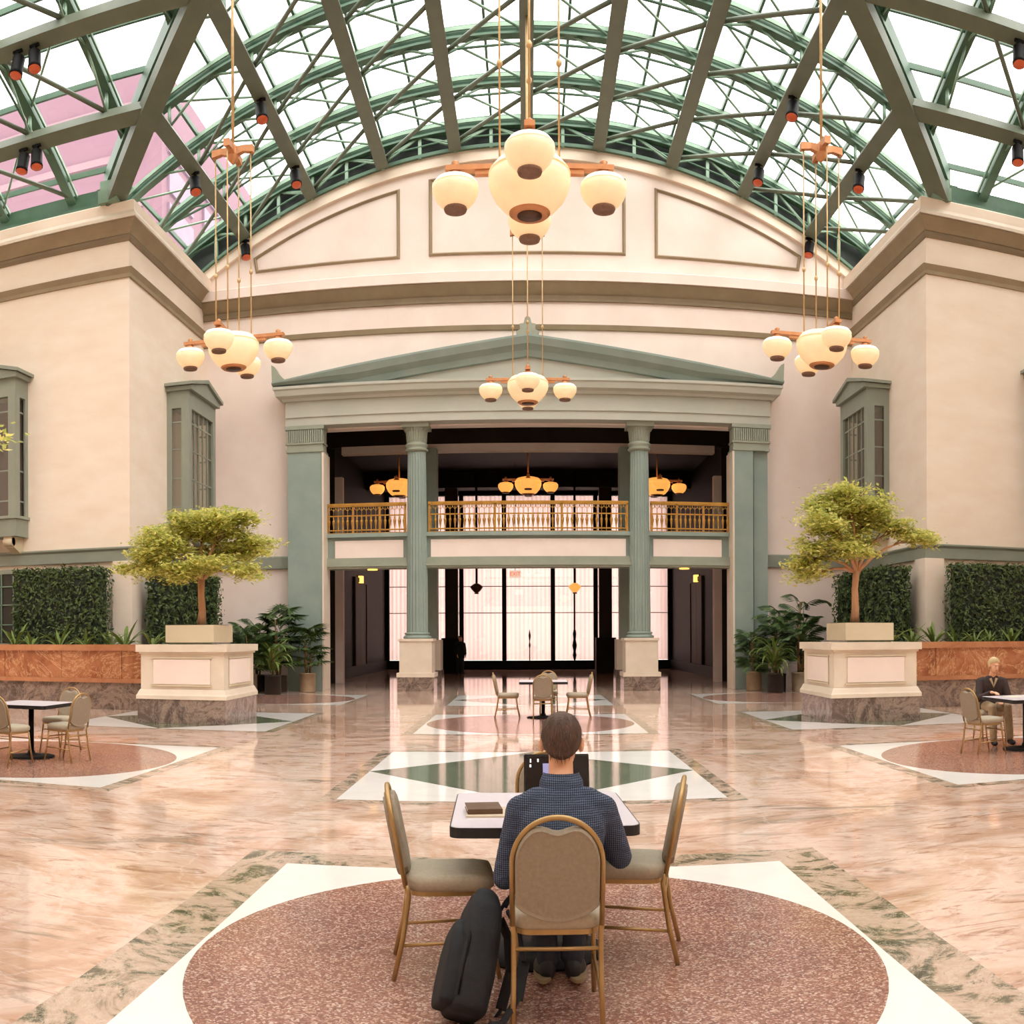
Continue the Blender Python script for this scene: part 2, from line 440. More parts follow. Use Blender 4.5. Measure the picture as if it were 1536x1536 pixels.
# ------------------------------------------------------------------ walls
arc_top = [(w, zin(w)) for w in (10.4 * (1 - k / 20) for k in range(41))]
YB = 29.3
wall_back = MB().prism([(-10.4, 0), (-6.4, 0), (-6.4, 8.2), (6.4, 8.2), (6.4, 0), (10.4, 0)] + arc_top, 'y', YB, YB + .4).build('wall_back', G['plaster_pink'])
struct(wall_back, 'cream end wall with arched top, panelled tympanum and portico')
for zz, nm, mt in ((((0, 12.16), (.05, 12.18), (.3, 12.48), (.3, 12.52), (0, 12.52)), 'cove', 'taupe'),
                   (((0, 12.52), (.36, 12.52), (.36, 12.82), (.3, 12.86), (0, 12.86)), 'cornice', 'plaster_pink'),
                   (((0, 11.98), (.08, 11.98), (.08, 12.05), (.1, 12.16), (0, 12.16)), 'bed_moulding', 'taupe_line'),
                   (((0, 11.1), (.06, 11.12), (.1, 11.26), (0, 11.28)), 'string_course', 'taupe')):
    MB().sweep([(-10.4, YB), (10.4, YB)], list(zz)).build(nm, G[mt], wall_back)
MB().sweep([(-10.4, YB), (-7.5, YB)], [(0, 3.84), (.12, 3.84), (.12, 4.2), (.06, 4.24), (0, 4.24)]).build('belt_course', G['green_belt'], wall_back)
MB().sweep([(7.5, YB), (10.4, YB)], [(0, 3.84), (.12, 3.84), (.12, 4.2), (.06, 4.24), (0, 4.24)]).build('belt_course', G['green_belt'], wall_back)
# arched coping along the top of the wall
b = MB(); N = 48
rs = []
for k in range(N + 1):
    w = -10.4 + 20.8 * k / N
    z = zin(w)
    rs.append([(w, YB - .12, z - .32), (w, YB - .12, z + .02), (w, YB + .1, z + .02), (w, YB + .1, z - .32)])
b.rings(rs).build('coping', G['plaster'], wall_back)
def panel_frame(poly, name='panel_moulding'):
    """recess edged by a raised moulding round a tympanum panel"""
    b = MB(); n = len(poly)
    cx = sum(p[0] for p in poly) / n; cz = sum(p[1] for p in poly) / n
    def off(d):
        out = []
        for i in range(n):
            p0, p1, p2 = Vector(poly[i - 1]), Vector(poly[i]), Vector(poly[(i + 1) % n])
            d1 = (p1 - p0).normalized(); d2 = (p2 - p1).normalized()
            n1 = Vector((-d1.y, d1.x)); n2 = Vector((-d2.y, d2.x))
            m = (n1 + n2); m = m.normalized() if m.length > 1e-6 else n1
            out.append(p1 + m * d / max(m.dot(n1), .35))
        return out
    a, c, e = off(0), off(.055), off(.11)
    for i in range(n):
        j = (i + 1) % n
        q = lambda p, y: (p.x, y, p.y)
        b.add([q(a[i], YB - .005), q(a[j], YB - .005), q(c[j], YB - .075), q(c[i], YB - .075), q(e[j], YB - .005), q(e[i], YB - .005)], [(0, 1, 2, 3), (3, 2, 4, 5)])
    b.build(name, G['taupe'], wall_back)
panel_frame([(-3.05, 13.45), (3.05, 13.45), (3.05, 15.85)] + [(3.05 - 6.1 * k / 10, zin(3.05 - 6.1 * k / 10) - .62) for k in range(11)][1:-1] + [(-3.05, 15.85)])
for sx in (-1, 1):
    top = [(sx * (3.95 + 4.75 * k / 12), zin(3.95 + 4.75 * k / 12) - .66) for k in range(13)]
    poly = [(sx * 3.95, 13.42), (sx * 8.62, 13.36)] + top[::-1]
    if sx < 0: poly = poly[::-1]
    panel_frame(poly)

wing_cornice = [('parapet_cap', 'plaster', [(0, 13.02), (.28, 13.02), (.28, 13.28), (.22, 13.32), (-.3, 13.32)]),
                ('cornice', 'limestone', [(0, 12.82), (.32, 12.84), (.32, 12.92), (.28, 13.02), (0, 13.02)]),
                ('cove', 'taupe', [(0, 12.5), (.06, 12.52), (.12, 12.62), (.28, 12.82), (0, 12.82)]),
                ('bed_moulding', 'taupe_line', [(0, 12.34), (.03, 12.34), (.06, 12.42), (.06, 12.5), (0, 12.5)]),
                ('string_course', 'taupe', [(0, 11.35), (.05, 11.36), (.05, 11.46), (.13, 11.6), (0, 11.62)]),
                ('belt_course', 'green_belt', [(0, 3.72), (.1, 3.72), (.1, 4.0), (.16, 4.06), (.16, 4.1), (0, 4.12)])]
def wing(name, sx, y0, y1, front=True):
    w = MB().box(min(sx * 10.4, sx * 17.4), max(sx * 10.4, sx * 17.4), y0, y1, 0, 13.2).build(name, G['plaster'])
    yf = y0 if front else y1
    path = [(-17.4, yf), (-10.4, yf), (-10.4, y1 if front else y0)]
    if not front: path = path[::-1]
    if sx > 0: path = [(-p[0], p[1]) for p in path[::-1]]
    for nm, mt, prof in wing_cornice:
        MB().sweep(path, prof).build(nm, G[mt], w)
    return w
YW = 23.3
wall_left = struct(wing('wall_left', -1, YW, YB), 'tall cream corner block left of the portico with moulded cornice')
wall_right = struct(wing('wall_right', 1, YW, YB), 'tall cream corner block right of the portico with moulded cornice')
struct(wing('wall_southwest', -1, -4.6, 1.5, False)); struct(wing('wall_southeast', 1, -4.6, 1.5, False))
wf = MB().prism([(-10.4, 0), (10.4, 0)] + arc_top, 'y', -5.0, -4.6).build('wall_front', G['plaster']); struct(wf)
for sx, nm in ((-1, 'wall_west'), (1, 'wall_east')):
    pts = [(p[0] * 10.9 / 10.4 + YC, p[1]) for p in [(-10.4, 0), (10.4, 0)] + arc_top]
    struct(MB().prism(pts, 'x', sx * 17.0, sx * 17.4).build(nm, G['plaster']))
# cream piers below the belt course, between the hedges
for sx, w in ((-1, wall_left), (1, wall_right)):
    p = MB()
    x0, x1 = sorted((sx * 10.28, sx * 10.85))
    p.box(x0, x1, YW - .14, YW + .55, 1.0, 3.72).build('pier', G['plaster'], w)
    MB().box(min(sx * 10.26, sx * 10.4), max(sx * 10.26, sx * 10.4), 28.3, 28.75, 1.0, 3.72).build('pier', G['plaster'], w)

# ------------------------------------------------------------------ glazed groin vault
ceiling = struct(empty('ceiling'), 'green steel and glass groin vault over the hall')
ST = [3.5, 5.7, 7.9, 10.1, 12.3, 14.5, 16.7]
WS = [-8.9, -6.7, -4.45, -2.2, 0, 2.2, 4.45, 6.7, 8.9]
WMAX = 11.4
def quarter(k):
    """places a mesh made for the back arm (u outward, w across, centre at the origin) in arm k"""
    return T(0, YC, 0) @ RZ(k * PI / 2)
SHAPES = []                                    # (name, mesh, arms)
def roof(name, b, m, arms=(0, 1, 2, 3)):
    me = b.mesh(name, G[m])
    for k in arms: put(name, me, ceiling, quarter(k))
def arc_sweep(u, w0, w1, zf, su, dz0, dz1, n=24):
    rs = []
    for k in range(n + 1):
        w = w0 + (w1 - w0) * k / n
        z = zf(w)
        rs.append([(w, u - su / 2, z + dz0), (w, u + su / 2, z + dz0), (w, u + su / 2, z + dz1), (w, u - su / 2, z + dz1)])
    return rs
for u in ST:
    a = min(u, WMAX)
    b = MB().rings(arc_sweep(u, -a, a, zout, .12, -.34, .0)).rings(arc_sweep(u, -a, a, zout, .26, -.36, -.3))
    roof('arch_rib', b, 'steel_green')
    b = MB().rings(arc_sweep(u - .16, -a, a, zout, .05, -.2, -.1))
    roof('glazing_clamp', b, 'steel_light')
for w in WS:
    z = zin(w)
    b = MB()
    if abs(w) < .1: b.box(-.18, .18, .2, 16.62, z - .02, z + .3)
    else:
        M = T(w, 0, z) @ RY(math.asin(w / 18.5))
        b.box(-.19, .19, abs(w) + .1, 16.62, -.02, .28, M)
    roof('purlin', b, 'steel_olive')
GW = [-10.9, -7.8, -5.6, -3.3, -1.1, 1.1, 3.3, 5.6, 7.8, 10.9]
for w in GW + WS:
    b = MB().box(w - .035, w + .035, abs(w), 16.9, zout(w) - .1, zout(w) + .04)
    roof('glazing_bar', b, 'steel_green')
# webs between the purlins and the arches, and cross bracing in each bay
for si, u in enumerate(ST):
    for i, w in enumerate(WS):
        if abs(w) > u - .2: continue
        b = MB()
        for g in (-1.1, 1.1):
            wo = w + g
            if abs(wo) > u: continue
            b.tube([(w, u, zin(w) + .25), (wo, u, zout(wo) - .3)], .035, 5)
        b.tube([(w, u, zin(w) + .25), (w, u, zout(w) - .3)], .05, 5)
        if b.v: roof('web_strut', b, 'steel_light')
XW = [-11.1] + WS + [11.1]
for s0, s1 in zip(ST[:-1], ST[1:]):
    for w0, w1 in zip(XW[:-1], XW[1:]):
        if max(abs(w0), abs(w1)) > s0 + .1: continue
        z0 = zin(w0) + .3; z1 = zin(w1) + .3
        if abs(w0) > 10: z0 = zout(w0) - .3
        if abs(w1) > 10: z1 = zout(w1) - .3
        roof('cross_brace', MB().tube([(w0, s1, z0), (w1, s0, z1)], .06, 6), 'steel_olive')
        roof('cross_brace', MB().tube([(w0, s0, zout(w0) - .25), (w1, s1, zout(w1) - .25)], .035, 5), 'steel_light')
        roof('tie_bar', MB().tube([(w0, s1, z0 + .1), (w1, s1, z1 + .1)], .035, 5), 'steel_green')
# arch truss against the end wall
roof('truss_backing', MB().rings(arc_sweep(16.98, -10.9, 10.9, zout, .06, -1.15, .0, 40)), 'panel_dark')
b = MB().rings(arc_sweep(16.75, -10.6, 10.6, zin, .16, .02, .12, 40)); roof('truss_chord', b, 'steel_green')
fine = sorted(WS + GW[1:-1] + [-9.9, 9.9])
for w in fine:
    roof('truss_post', MB().box(w - .05, w + .05, 16.68, 16.8, zin(w), zout(w) - .2), 'steel_light')
for w0, w1 in zip(fine[:-1], fine[1:]):
    onp = any(abs(w0 - q) < .05 for q in WS)
    p = ((w0, 16.7, zin(w0) + .1), (w1, 16.7, zout(w1) - .3)) if not onp else ((w0, 16.7, zout(w0) - .3), (w1, 16.7, zin(w1) + .1))
    p = ((w0, 16.7, zin(w0) + .15), (w1, 16.7, zout(w1) - .3)) if onp else ((w0, 16.7, zout(w0) - .3), (w1, 16.7, zin(w1) + .15))
    roof('truss_diagonal', MB().tube(p, .04, 5), 'steel_light')
# eaves beams beside the vault, over the corner blocks
for sx in (-1, 1):
    roof('eaves_beam', MB().box(min(sx * 11.25, sx * 11.5), max(sx * 11.25, sx * 11.5), 11.2, 17.0, 13.2, 14.05).box(min(sx * 11.1, sx * 11.3), max(sx * 11.1, sx * 11.3), 11.2, 17.0, 13.45, 13.6), 'steel_green')
# glass panes, one for each bay between two arches and two purlins
def clip_poly(poly, fn):
    out = []
    for i in range(len(poly)):
        a, b = poly[i - 1], poly[i]; fa, fb = fn(a), fn(b)
        if (fa >= 0) != (fb >= 0):
            t = fa / (fa - fb); out.append((a[0] + (b[0] - a[0]) * t, a[1] + (b[1] - a[1]) * t))
        if fb >= 0: out.append(b)
    return out
PW = [-11.4] + WS + [11.4]
for u0, u1 in zip([0] + ST, ST + [16.98]):
    if u1 < 5: continue
    for w0, w1 in zip(PW[:-1], PW[1:]):
        wm = (w0 + w1) / 2
        for wa, wb in ((w0, w1),):
            poly = clip_poly([(wa, u0), (wm, u0), (wb, u0), (wb, u1), (wm, u1), (wa, u1)], lambda p: p[1] - abs(p[0]))
            if len(poly) < 3: continue
            b = MB().add([(w, u, zout(w) + .02) for w, u in poly], [tuple(range(len(poly)))])
            roof('glass_pane', b, 'roof_glass', (0, 1, 3))
# groin beams over the four inner corners
for k in range(4):
    q = quarter(k)
    def line(zf, dz, a=11.05, n=14): return [(s, s, zf(s) + dz) for s in (a * (1 - j / n) for j in range(n + 1))]
    lo = line(zin, -.02, 10.75)
    b = MB()
    ax = Vector((1, -1, 0)).normalized()
    def beam(pts, w, h): return [[tuple(Vector(p) + ax * x * w / 2 + Vector((0, 0, z))) for x, z in ((-1, 0), (1, 0), (1, h), (-1, h))] for p in pts]
    b.rings(beam(lo, .5, .34)); put('groin_beam', b.mesh('groin_beam', G['steel_olive']), ceiling, q)
    b = MB().rings(beam(line(zout, -.42), .3, .4)); put('groin_chord', b.mesh('groin_chord', G['steel_green']), ceiling, q)
    b = MB()
    lo2, up2 = line(zin, .28, 10.75, 12), line(zout, -.36, 11.05, 12)
    for j in range(12):
        b.tube([lo2[j], up2[j + 1]], .045, 5); b.tube([lo2[j], up2[j]], .045, 5)
    put('groin_lattice', b.mesh('groin_lattice', G['steel_green']), ceiling, q)
    b = MB().box(10.45, 11.0, 10.55, 11.1, 13.28, 13.62).cbox((10.9, 11.0, 13.75), (.35, .35, .5)); put('groin_shoe', b.mesh('groin_shoe', G['steel_light']), ceiling, q)

# ------------------------------------------------------------------ tower outside, seen through the glass
tw = thing('office_tower', 'pink office tower with banded facade seen through the glass roof', 'building', (-24.3, 60, 0))
MB().box(-60, 0, 0, 40, -20, 41).build('facade', G['tower_pink'], tw)
for k in range(16):
    z = 38.6 - k * 3.4
    MB().box(-60, -1.4, -.25, 0, z - .5, z).build('floor_band', G['tower_band'], tw)
for k in range(14):
    for j in range(5):
        z = 37.2 - k * 2.7; y = 3.4 + j * 7.2
        if j == 0: me = MB().box(0, .18, -2.4, 2.4, -1.9, 0).mesh('window', G['tower_glass']) if k == 0 else me
        put('window', me, tw, T(0, y, z))
# ------------------------------------------------------------------ portico
PF = 28.75
portico = struct(empty('portico', (0, PF, 0)), 'grey green classical portico with pediment, two fluted columns and corner pilasters')

IP = T(0, -PF, 0)
def pp(b, name, m, parent=None):
    o = b.build(name, G[m], parent or portico)
    if parent is None: o.matrix_local = IP
    return o
# entablature, in three layers
pp(MB().box(-7.5, 7.5, PF, 29.8, 8.24, 8.5).box(-7.5, 7.5, PF - .04, 29.8, 8.5, 8.58), 'architrave', 'entablature')
pp(MB().box(-7.5, 7.5, PF, 29.8, 8.58, 9.0), 'frieze', 'entablature')
cp = [(0, 9.0), (.08, 9.0), (.12, 9.08), (.26, 9.14), (.3, 9.3), (.34, 9.34), (.34, 9.42), (0, 9.42)]
pp(MB().sweep([(-7.5, YB), (-7.5, PF), (7.5, PF), (7.5, YB)], cp), 'cornice', 'entablature')
# pediment: tympanum and two raking cornices
pp(MB().prism([(-7.4, 9.42), (7.4, 9.42), (0, 10.5)], 'y', PF + .05, YB), 'tympanum', 'entablature')
for sx in (-1, 1):
    b = MB()
    def ring(x, z): return [(x, PF + .2, z - .62), (x, PF - .06, z - .58), (x, PF - .12, z - .4), (x, PF - .3, z - .26), (x, PF - .38, z - .06), (x, PF - .38, z), (x, YB, z)]
    def ring2(x, z): return [(x, PF + .2, z - .12), (x, PF - .06, z - .11), (x, PF - .12, z - .1), (x, PF - .3, z - .08), (x, PF - .38, z - .04), (x, PF - .38, z), (x, YB, z)]
    rs = [ring(0, 10.72)] + [ring(sx * t, 10.72 - t / 7.9 * 1.14) for t in (2.5, 5.2)] + [ring2(sx * 7.86, 9.56)]
    pp(b.rings(rs), 'raking_cornice', 'green_stone')
    # leaf-shaped ornament at the eaves
    a = MB().prism([(sx * 7.86, 9.52), (sx * 7.88, 10.12), (sx * 7.78, 10.06), (sx * 7.66, 9.86), (sx * 7.56, 9.74), (sx * 7.4, 9.6)][::sx], 'y', PF - .3, PF - .05)
    pp(a, 'acroterion', 'olive_stone')
leaf = [(-.3, 10.66), (-.34, 10.8), (-.22, 10.86), (-.24, 11.02), (-.12, 11.04), (-.08, 11.2), (0, 11.26), (.08, 11.2), (.12, 11.04), (.24, 11.02), (.22, 10.86), (.34, 10.8), (.3, 10.66)]
pp(MB().prism(leaf, 'y', PF - .34, PF - .1), 'acroterion', 'olive_stone')
# columns
def column(x, y):
    b = MB(); n = 80
    rs = []
    for k in range(9):
        t = k / 8; R = .335 - .055 * t ** 1.6
        rs.append([(math.cos(2 * PI * i / n) * (R - .022 * (i % 4 in (2, 3))), math.sin(2 * PI * i / n) * (R - .022 * (i % 4 in (2, 3))), 1.78 + t * (7.42 - 1.78)) for i in range(n)])
    sh = b.rings(rs).build('column_shaft', G['green_stone'], portico); sh.matrix_local = IP @ T(x, y, 0)
    cap = MB().lathe([(.3, 7.38), (.35, 7.42), (.36, 7.46), (.3, 7.5), (.345, 7.56), (.35, 7.62), (.3, 7.66), (.3, 7.68)], 32)
    cap.build('necking', G['olive_stone'], sh)
    b = MB(); n = 72
    rs = [[(math.cos(2 * PI * i / n) * (R - d * (i % 3 == 0)), math.sin(2 * PI * i / n) * (R - d * (i % 3 == 0)), z) for i in range(n)] for R, d, z in ((.3, 0, 7.66), (.32, .03, 7.72), (.34, .03, 8.0), (.38, .02, 8.08), (.38, 0, 8.1))]
    b.rings(rs).box(-.42, .42, -.42, .42, 8.1, 8.24)
    b.build('capital', G['olive_stone'], sh)
    MB().lathe([(.42, 1.6), (.44, 1.64), (.42, 1.68), (.37, 1.7), (.36, 1.72), (.4, 1.75), (.38, 1.79), (.3, 1.8)], 32).build('column_base', G['green_stone'], sh)
    p = MB().box(-.5, .5, -.5, .5, .55, 1.52).box(-.54, .54, -.54, .54, 1.52, 1.6)
    p.box(-.58, .58, -.58, .58, .42, .55)
    p.build('pedestal', G['limestone'], sh)
    MB().box(-.56, .56, -.56, .56, .003, .42).build('plinth', G['granite'], sh)
for x in (-3.45, 3.45): column(x, 29.3)
# pilasters in the corners
for sx in (-1, 1):
    b = MB()
    x0, x1 = sorted((sx * 6.33, sx * 7.45)) if sx < 0 else sorted((sx * 6.33, sx * 6.95))
    b.box(x0, x1, PF + .02, YB + .35, .003, 7.5)
    if sx > 0: b.box(7.0, 7.45, PF + .16, YB + .35, .003, 7.5)
    pl = pp(b, 'pilaster', 'green_stone')
    c = MB()
    X0p, X1p = sorted((sx * 6.3, sx * 7.48))
    c.box(X0p, X1p, PF - .02, YB, 7.42, 7.5).box(X0p + .02, X1p - .02, PF, YB, 7.5, 7.66).box(X0p - .02, X1p + .02, PF - .04, YB, 7.66, 7.72)
    n = 17
    for i in range(n):
        xa = X0p + .02 + (X1p - X0p - .04) * i / n
        c.box(xa + .014, xa + (X1p - X0p) / n - .014, PF - .05, PF + .02, 7.72, 8.1)
    c.box(X0p + .01, X1p - .01, PF, YB, 7.72, 8.12).box(X0p - .03, X1p + .03, PF - .06, YB, 8.12, 8.24)
    c.build('capital', G['olive_stone'], pl)
    MB().box(sx * 6.32 - .03, sx * 6.32 + .03, PF + .0, YB + .36, .003, 7.4).build('edge_strip', G['limestone'], pl)

# ------------------------------------------------------------------ gallery (bridge behind the columns)
gallery = struct(MB().box(-6.33, 6.33, 29.35, 33.3, 4.12, 4.86).build('gallery', G['green_stone']), 'gallery bridge crossing behind the portico columns')
for x0, x1 in ((-6.33, -3.45), (-3.45, 3.45), (3.45, 6.33)):
    MB().box(x0, x1, 29.2, 29.36, 4.78, 4.9).build('edge_moulding', G['green_stone'], gallery)
    MB().box(x0, x1, 29.22, 29.9, 3.8, 4.13).box(x0, x1, 29.17, 29.22, 3.86, 3.96).build('lower_moulding', G['olive_stone'], gallery)
    MB().box(x0 + .28 + (.15 if x0 > -6 else 0), x1 - .28 - (.15 if x1 < 6 else 0), 29.3, 29.36, 4.05, 4.68).build('spandrel_panel', G['plaster_pink'], gallery)
# balustrades: one for each opening, every baluster its own part
def baluster_mesh():
    b = MB()
    b.lathe([(.012, 0), (.012, .08), (.03, .1), (.012, .13), (.045, .36), (.05, .4), (.02, .46), (.034, .49), (.02, .52), (.012, .55)], 8)
    return b.mesh('baluster', G['brass'])
BAL = baluster_mesh()
UP = MB().tube([(0, 0, .55), (0, 0, .86)], .011, 6).tube([(-.075, 0, .84), (-.06, 0, .77), (0, 0, .72), (.06, 0, .77), (.075, 0, .84)], .011, 5).mesh('arched_bar', G['brass'])
def balustrade(x0, x1, label):
    r = thing('balustrade', label, 'balustrade', ((x0 + x1) / 2, 29.32, 4.9), group='brass balustrades on the gallery')
    L = (x1 - x0) / 2
    MB().box(-L, L, -.05, .05, .88, .95).box(-L, L, -.035, .035, .84, .88).build('top_rail', G['brass'], r)
    MB().box(-L, L, -.025, .025, .54, .58).build('middle_rail', G['brass'], r)
    MB().box(-L, L, -.025, .025, .09, .13).box(-L, L, -.03, .03, .0, .03).build('bottom_rail', G['brass'], r)
    n = int(round((x1 - x0) / .15))
    for i in range(n):
        x = -L + (i + .5) * 2 * L / n
        o = put('baluster', BAL, r, T(x, 0, 0)); put('arched_bar', UP, o)
    for x in (-L + .03, L - .03, -L * .33, L * .33):
        MB().cbox((x, 0, .47), (.05, .07, .94)).build('newel', G['brass'], r)
balustrade(-6.32, -3.78, 'short brass balustrade ending at the wide plain pilaster')
balustrade(-3.1, 3.1, 'long brass balustrade between the two fluted columns')
balustrade(3.78, 6.32, 'short brass balustrade ending at the stepped double pilaster')

# ------------------------------------------------------------------ hall behind the portico
for sx, nm in ((-1, 'wall_hall_left'), (1, 'wall_hall_right')):
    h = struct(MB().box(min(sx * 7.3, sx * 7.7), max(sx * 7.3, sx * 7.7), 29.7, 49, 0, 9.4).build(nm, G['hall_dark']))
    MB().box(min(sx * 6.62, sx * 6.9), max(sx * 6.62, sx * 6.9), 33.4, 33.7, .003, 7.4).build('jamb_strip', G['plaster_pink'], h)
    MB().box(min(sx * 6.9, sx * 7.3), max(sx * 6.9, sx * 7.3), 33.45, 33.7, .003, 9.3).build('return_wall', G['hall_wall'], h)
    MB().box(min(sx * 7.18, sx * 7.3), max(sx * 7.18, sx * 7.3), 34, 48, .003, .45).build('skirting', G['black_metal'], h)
    d = struct(empty('door_1' if sx < 0 else 'door_2', (sx * 7.3, 40.6, 0)), 'tall panelled doorway in the dark hall wall')
    for (y0, y1, z0, z1, mm, n2) in ((-1.5, -1.3, 0.003, 4.0, 'hall_wall', 'door_frame'), (1.3, 1.5, 0.003, 4.0, 'hall_wall', 'door_frame'), (-1.5, 1.5, 4.0, 4.2, 'hall_wall', 'door_frame'), (-1.3, -.01, .003, 4.0, 'hall_panel', 'door_leaf'), (.01, 1.3, .003, 4.0, 'hall_panel', 'door_leaf')):
        wd = .1 if n2 == 'door_frame' else .06
        MB().box(min(0, -sx * wd), max(0, -sx * wd), y0, y1, z0, z1).build(n2, G[mm], d)
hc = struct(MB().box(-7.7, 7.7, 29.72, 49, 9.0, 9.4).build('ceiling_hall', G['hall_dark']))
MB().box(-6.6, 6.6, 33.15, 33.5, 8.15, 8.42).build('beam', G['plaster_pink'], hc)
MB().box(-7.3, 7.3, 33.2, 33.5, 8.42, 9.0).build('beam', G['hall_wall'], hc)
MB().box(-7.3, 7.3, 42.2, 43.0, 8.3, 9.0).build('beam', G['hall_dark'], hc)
for sx in (-1, 1):
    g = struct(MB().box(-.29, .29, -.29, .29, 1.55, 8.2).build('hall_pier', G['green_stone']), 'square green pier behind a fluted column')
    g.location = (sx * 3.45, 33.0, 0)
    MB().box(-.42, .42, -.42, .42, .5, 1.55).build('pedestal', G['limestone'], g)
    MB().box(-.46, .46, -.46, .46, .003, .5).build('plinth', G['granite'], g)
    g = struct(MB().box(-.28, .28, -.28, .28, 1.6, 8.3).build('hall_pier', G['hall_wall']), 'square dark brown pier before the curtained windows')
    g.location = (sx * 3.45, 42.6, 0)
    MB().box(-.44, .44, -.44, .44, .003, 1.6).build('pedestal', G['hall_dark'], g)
# window wall
YH = 48.0
wn1 = struct(empty('window_1', (0, YH, 0)), 'tall black framed window wall with sheer pink curtains')
MX = [-7.2, -4.9, -3.4, -1.23, 1.23, 3.4, 4.9, 7.2]
for x in MX:
    MB().box(x - .11, x + .11, -.08, .12, .45, 8.8).build('mullion', G['black_metal'], wn1)
MB().box(-7.3, 7.3, -.3, .15, .003, .45).build('base_rail', G['black_metal'], wn1)
for x in (2.32,):
    b = MB().tube([(x, -.05, .45), (x, -.05, 8.8)], .05, 6)
    b.lathe([(.05, .5), (.1, .7), (.06, .9), (.12, 1.2), (.06, 1.5), (.09, 1.8), (.05, 2.0)], 8, (x, -.05, 0))
    b.build('ornamental_mullion', G['black_metal'], wn1)
b = MB().lathe([(.01, 1.0), (.05, 1.2), (.02, 1.4), (.06, 1.7), (.01, 2.0)], 8, (.05, -.05, 0)).tube([(.05, -.05, .45), (.05, -.05, 1.1)], .03, 6)
b.build('finial', G['black_metal'], wn1)
for z in (2.86, 4.2, 5.5, 7.0):
    MB().box(-7.2, 7.2, .0, .05, z - .02, z + .02).build('transom', G['bronze_dark'], wn1)
MB().box(-7.4, 7.4, -.1, .2, 8.8, 9.1).build('head_rail', G['hall_dark'], wn1)
for x0, x1 in zip(MX[:-1], MX[1:]):
    MB().box(x0 + .1, x1 - .1, .06, .075, .45, 8.8).build('pane', G['window_glass'], wn1)
for i, (x0, x1) in enumerate(zip(MX[:-1], MX[1:])):
    b = MB(); n = int((x1 - x0) * 22); vs = []
    for k in range(n + 1):
        x = x0 + .02 + (x1 - x0 - .04) * k / n
        y = .2 + .022 * math.sin(k * 1.3 + i) + .015 * math.sin(k * .37)
        vs += [(x, y, .46), (x, y, 8.8)]
    b.add(vs, [(2 * k, 2 * k + 2, 2 * k + 3, 2 * k + 1) for k in range(n)], True)
    o = b.build('sheer_curtain', G['sheer']); o.location = (0, YH, 0)
    tag(o, 'sheer pink full height curtain ' + ('beside the hall wall past the unlit pendant', 'next to the pier by the standing person, wall side', 'behind the unlit pendant lamp', 'behind the exit sign, between the thick mullions', 'behind the lit pendant lamp and ornamental mullion', 'next to the dark pier past the lit pendant', 'beside the hall wall past the lit pendant')[i], 'curtain', 'sheer curtains along the window wall')
# exit sign, wall lights, pendants
sg = thing('exit_sign', 'small illuminated exit sign hanging before the curtains', 'sign', (-.56, 40, 4.14))
MB().box(-.24, .24, -.03, .03, 0, .3).build('housing', G['sign_face'], sg)
MB().tube([(0, 0, .3), (0, 0, 4.86)], .012, 6).build('rod', G['black_metal'], sg)
tc = bpy.data.curves.new('lettering', 'FONT'); tc.body = 'EXIT'; tc.size = .22; tc.align_x = 'CENTER'; tc.align_y = 'CENTER'; tc.extrude = .004
to = bpy.data.objects.new('tmp', tc); C.objects.link(to)
dg = bpy.context.evaluated_depsgraph_get(); me = bpy.data.meshes.new_from_object(to.evaluated_get(dg)); bpy.data.objects.remove(to)
me.materials.clear(); me.materials.append(G['sign_red'])
put('lettering', me, sg, T(0, -.036, .15) @ RX(PI / 2))
for sx, w in ((-1, 'unlit'), (1, 'lit')):
    s = thing('wall_light', 'small square amber wall light on the hall wall past the %s pendant' % w, 'wall light', (sx * 7.3, 40.2, 3.95))
    MB().box(min(0, -sx * .05), max(0, -sx * .05), -.2, .2, 0, .36).build('backplate', G['bronze_dark'], s)
    MB().box(min(-sx * .05, -sx * .22), max(-sx * .05, -sx * .22), -.16, .16, .03, .33).build('shade', G['sconce_glow'], s)
def pendant(x, lit):
    s = thing('pendant_lamp', 'lit amber pendant lamp before the curtains' if lit else 'unlit dark pendant lamp before the curtains', 'lamp', (x, 42, 3.6))
    MB().tube([(0, 0, .42), (0, 0, 5.4)], .05, 8).build('stem', G['black_metal'], s)
    MB().lathe([(.06, .42), (.12, .4), (.26, .3), (.28, .24), (.2, .12), (.1, .02), (.04, 0)], 16).build('bowl', G['globe_warm' if lit else 'bronze_dark'], s)
    MB().lathe([(.1, .0), (.1, .05), (.03, .06)], 12, (0, 0, -.05)).build('finial', G['bronze_dark'], s)
pendant(-2.3, False); pendant(2.05, True)
for x, q in ((-4.9, 'wide plain'), (4.9, 'stepped double')):
    o = MB().lathe([(.16, 0), (.16, .03), (.1, .04)], 16).build('recessed_light', G['sconce_glow']); o.location = (x, 29.58, 3.765)
    tag(o, 'round recessed light under the gallery by the %s pilaster' % q, 'light', 'recessed gallery lights')

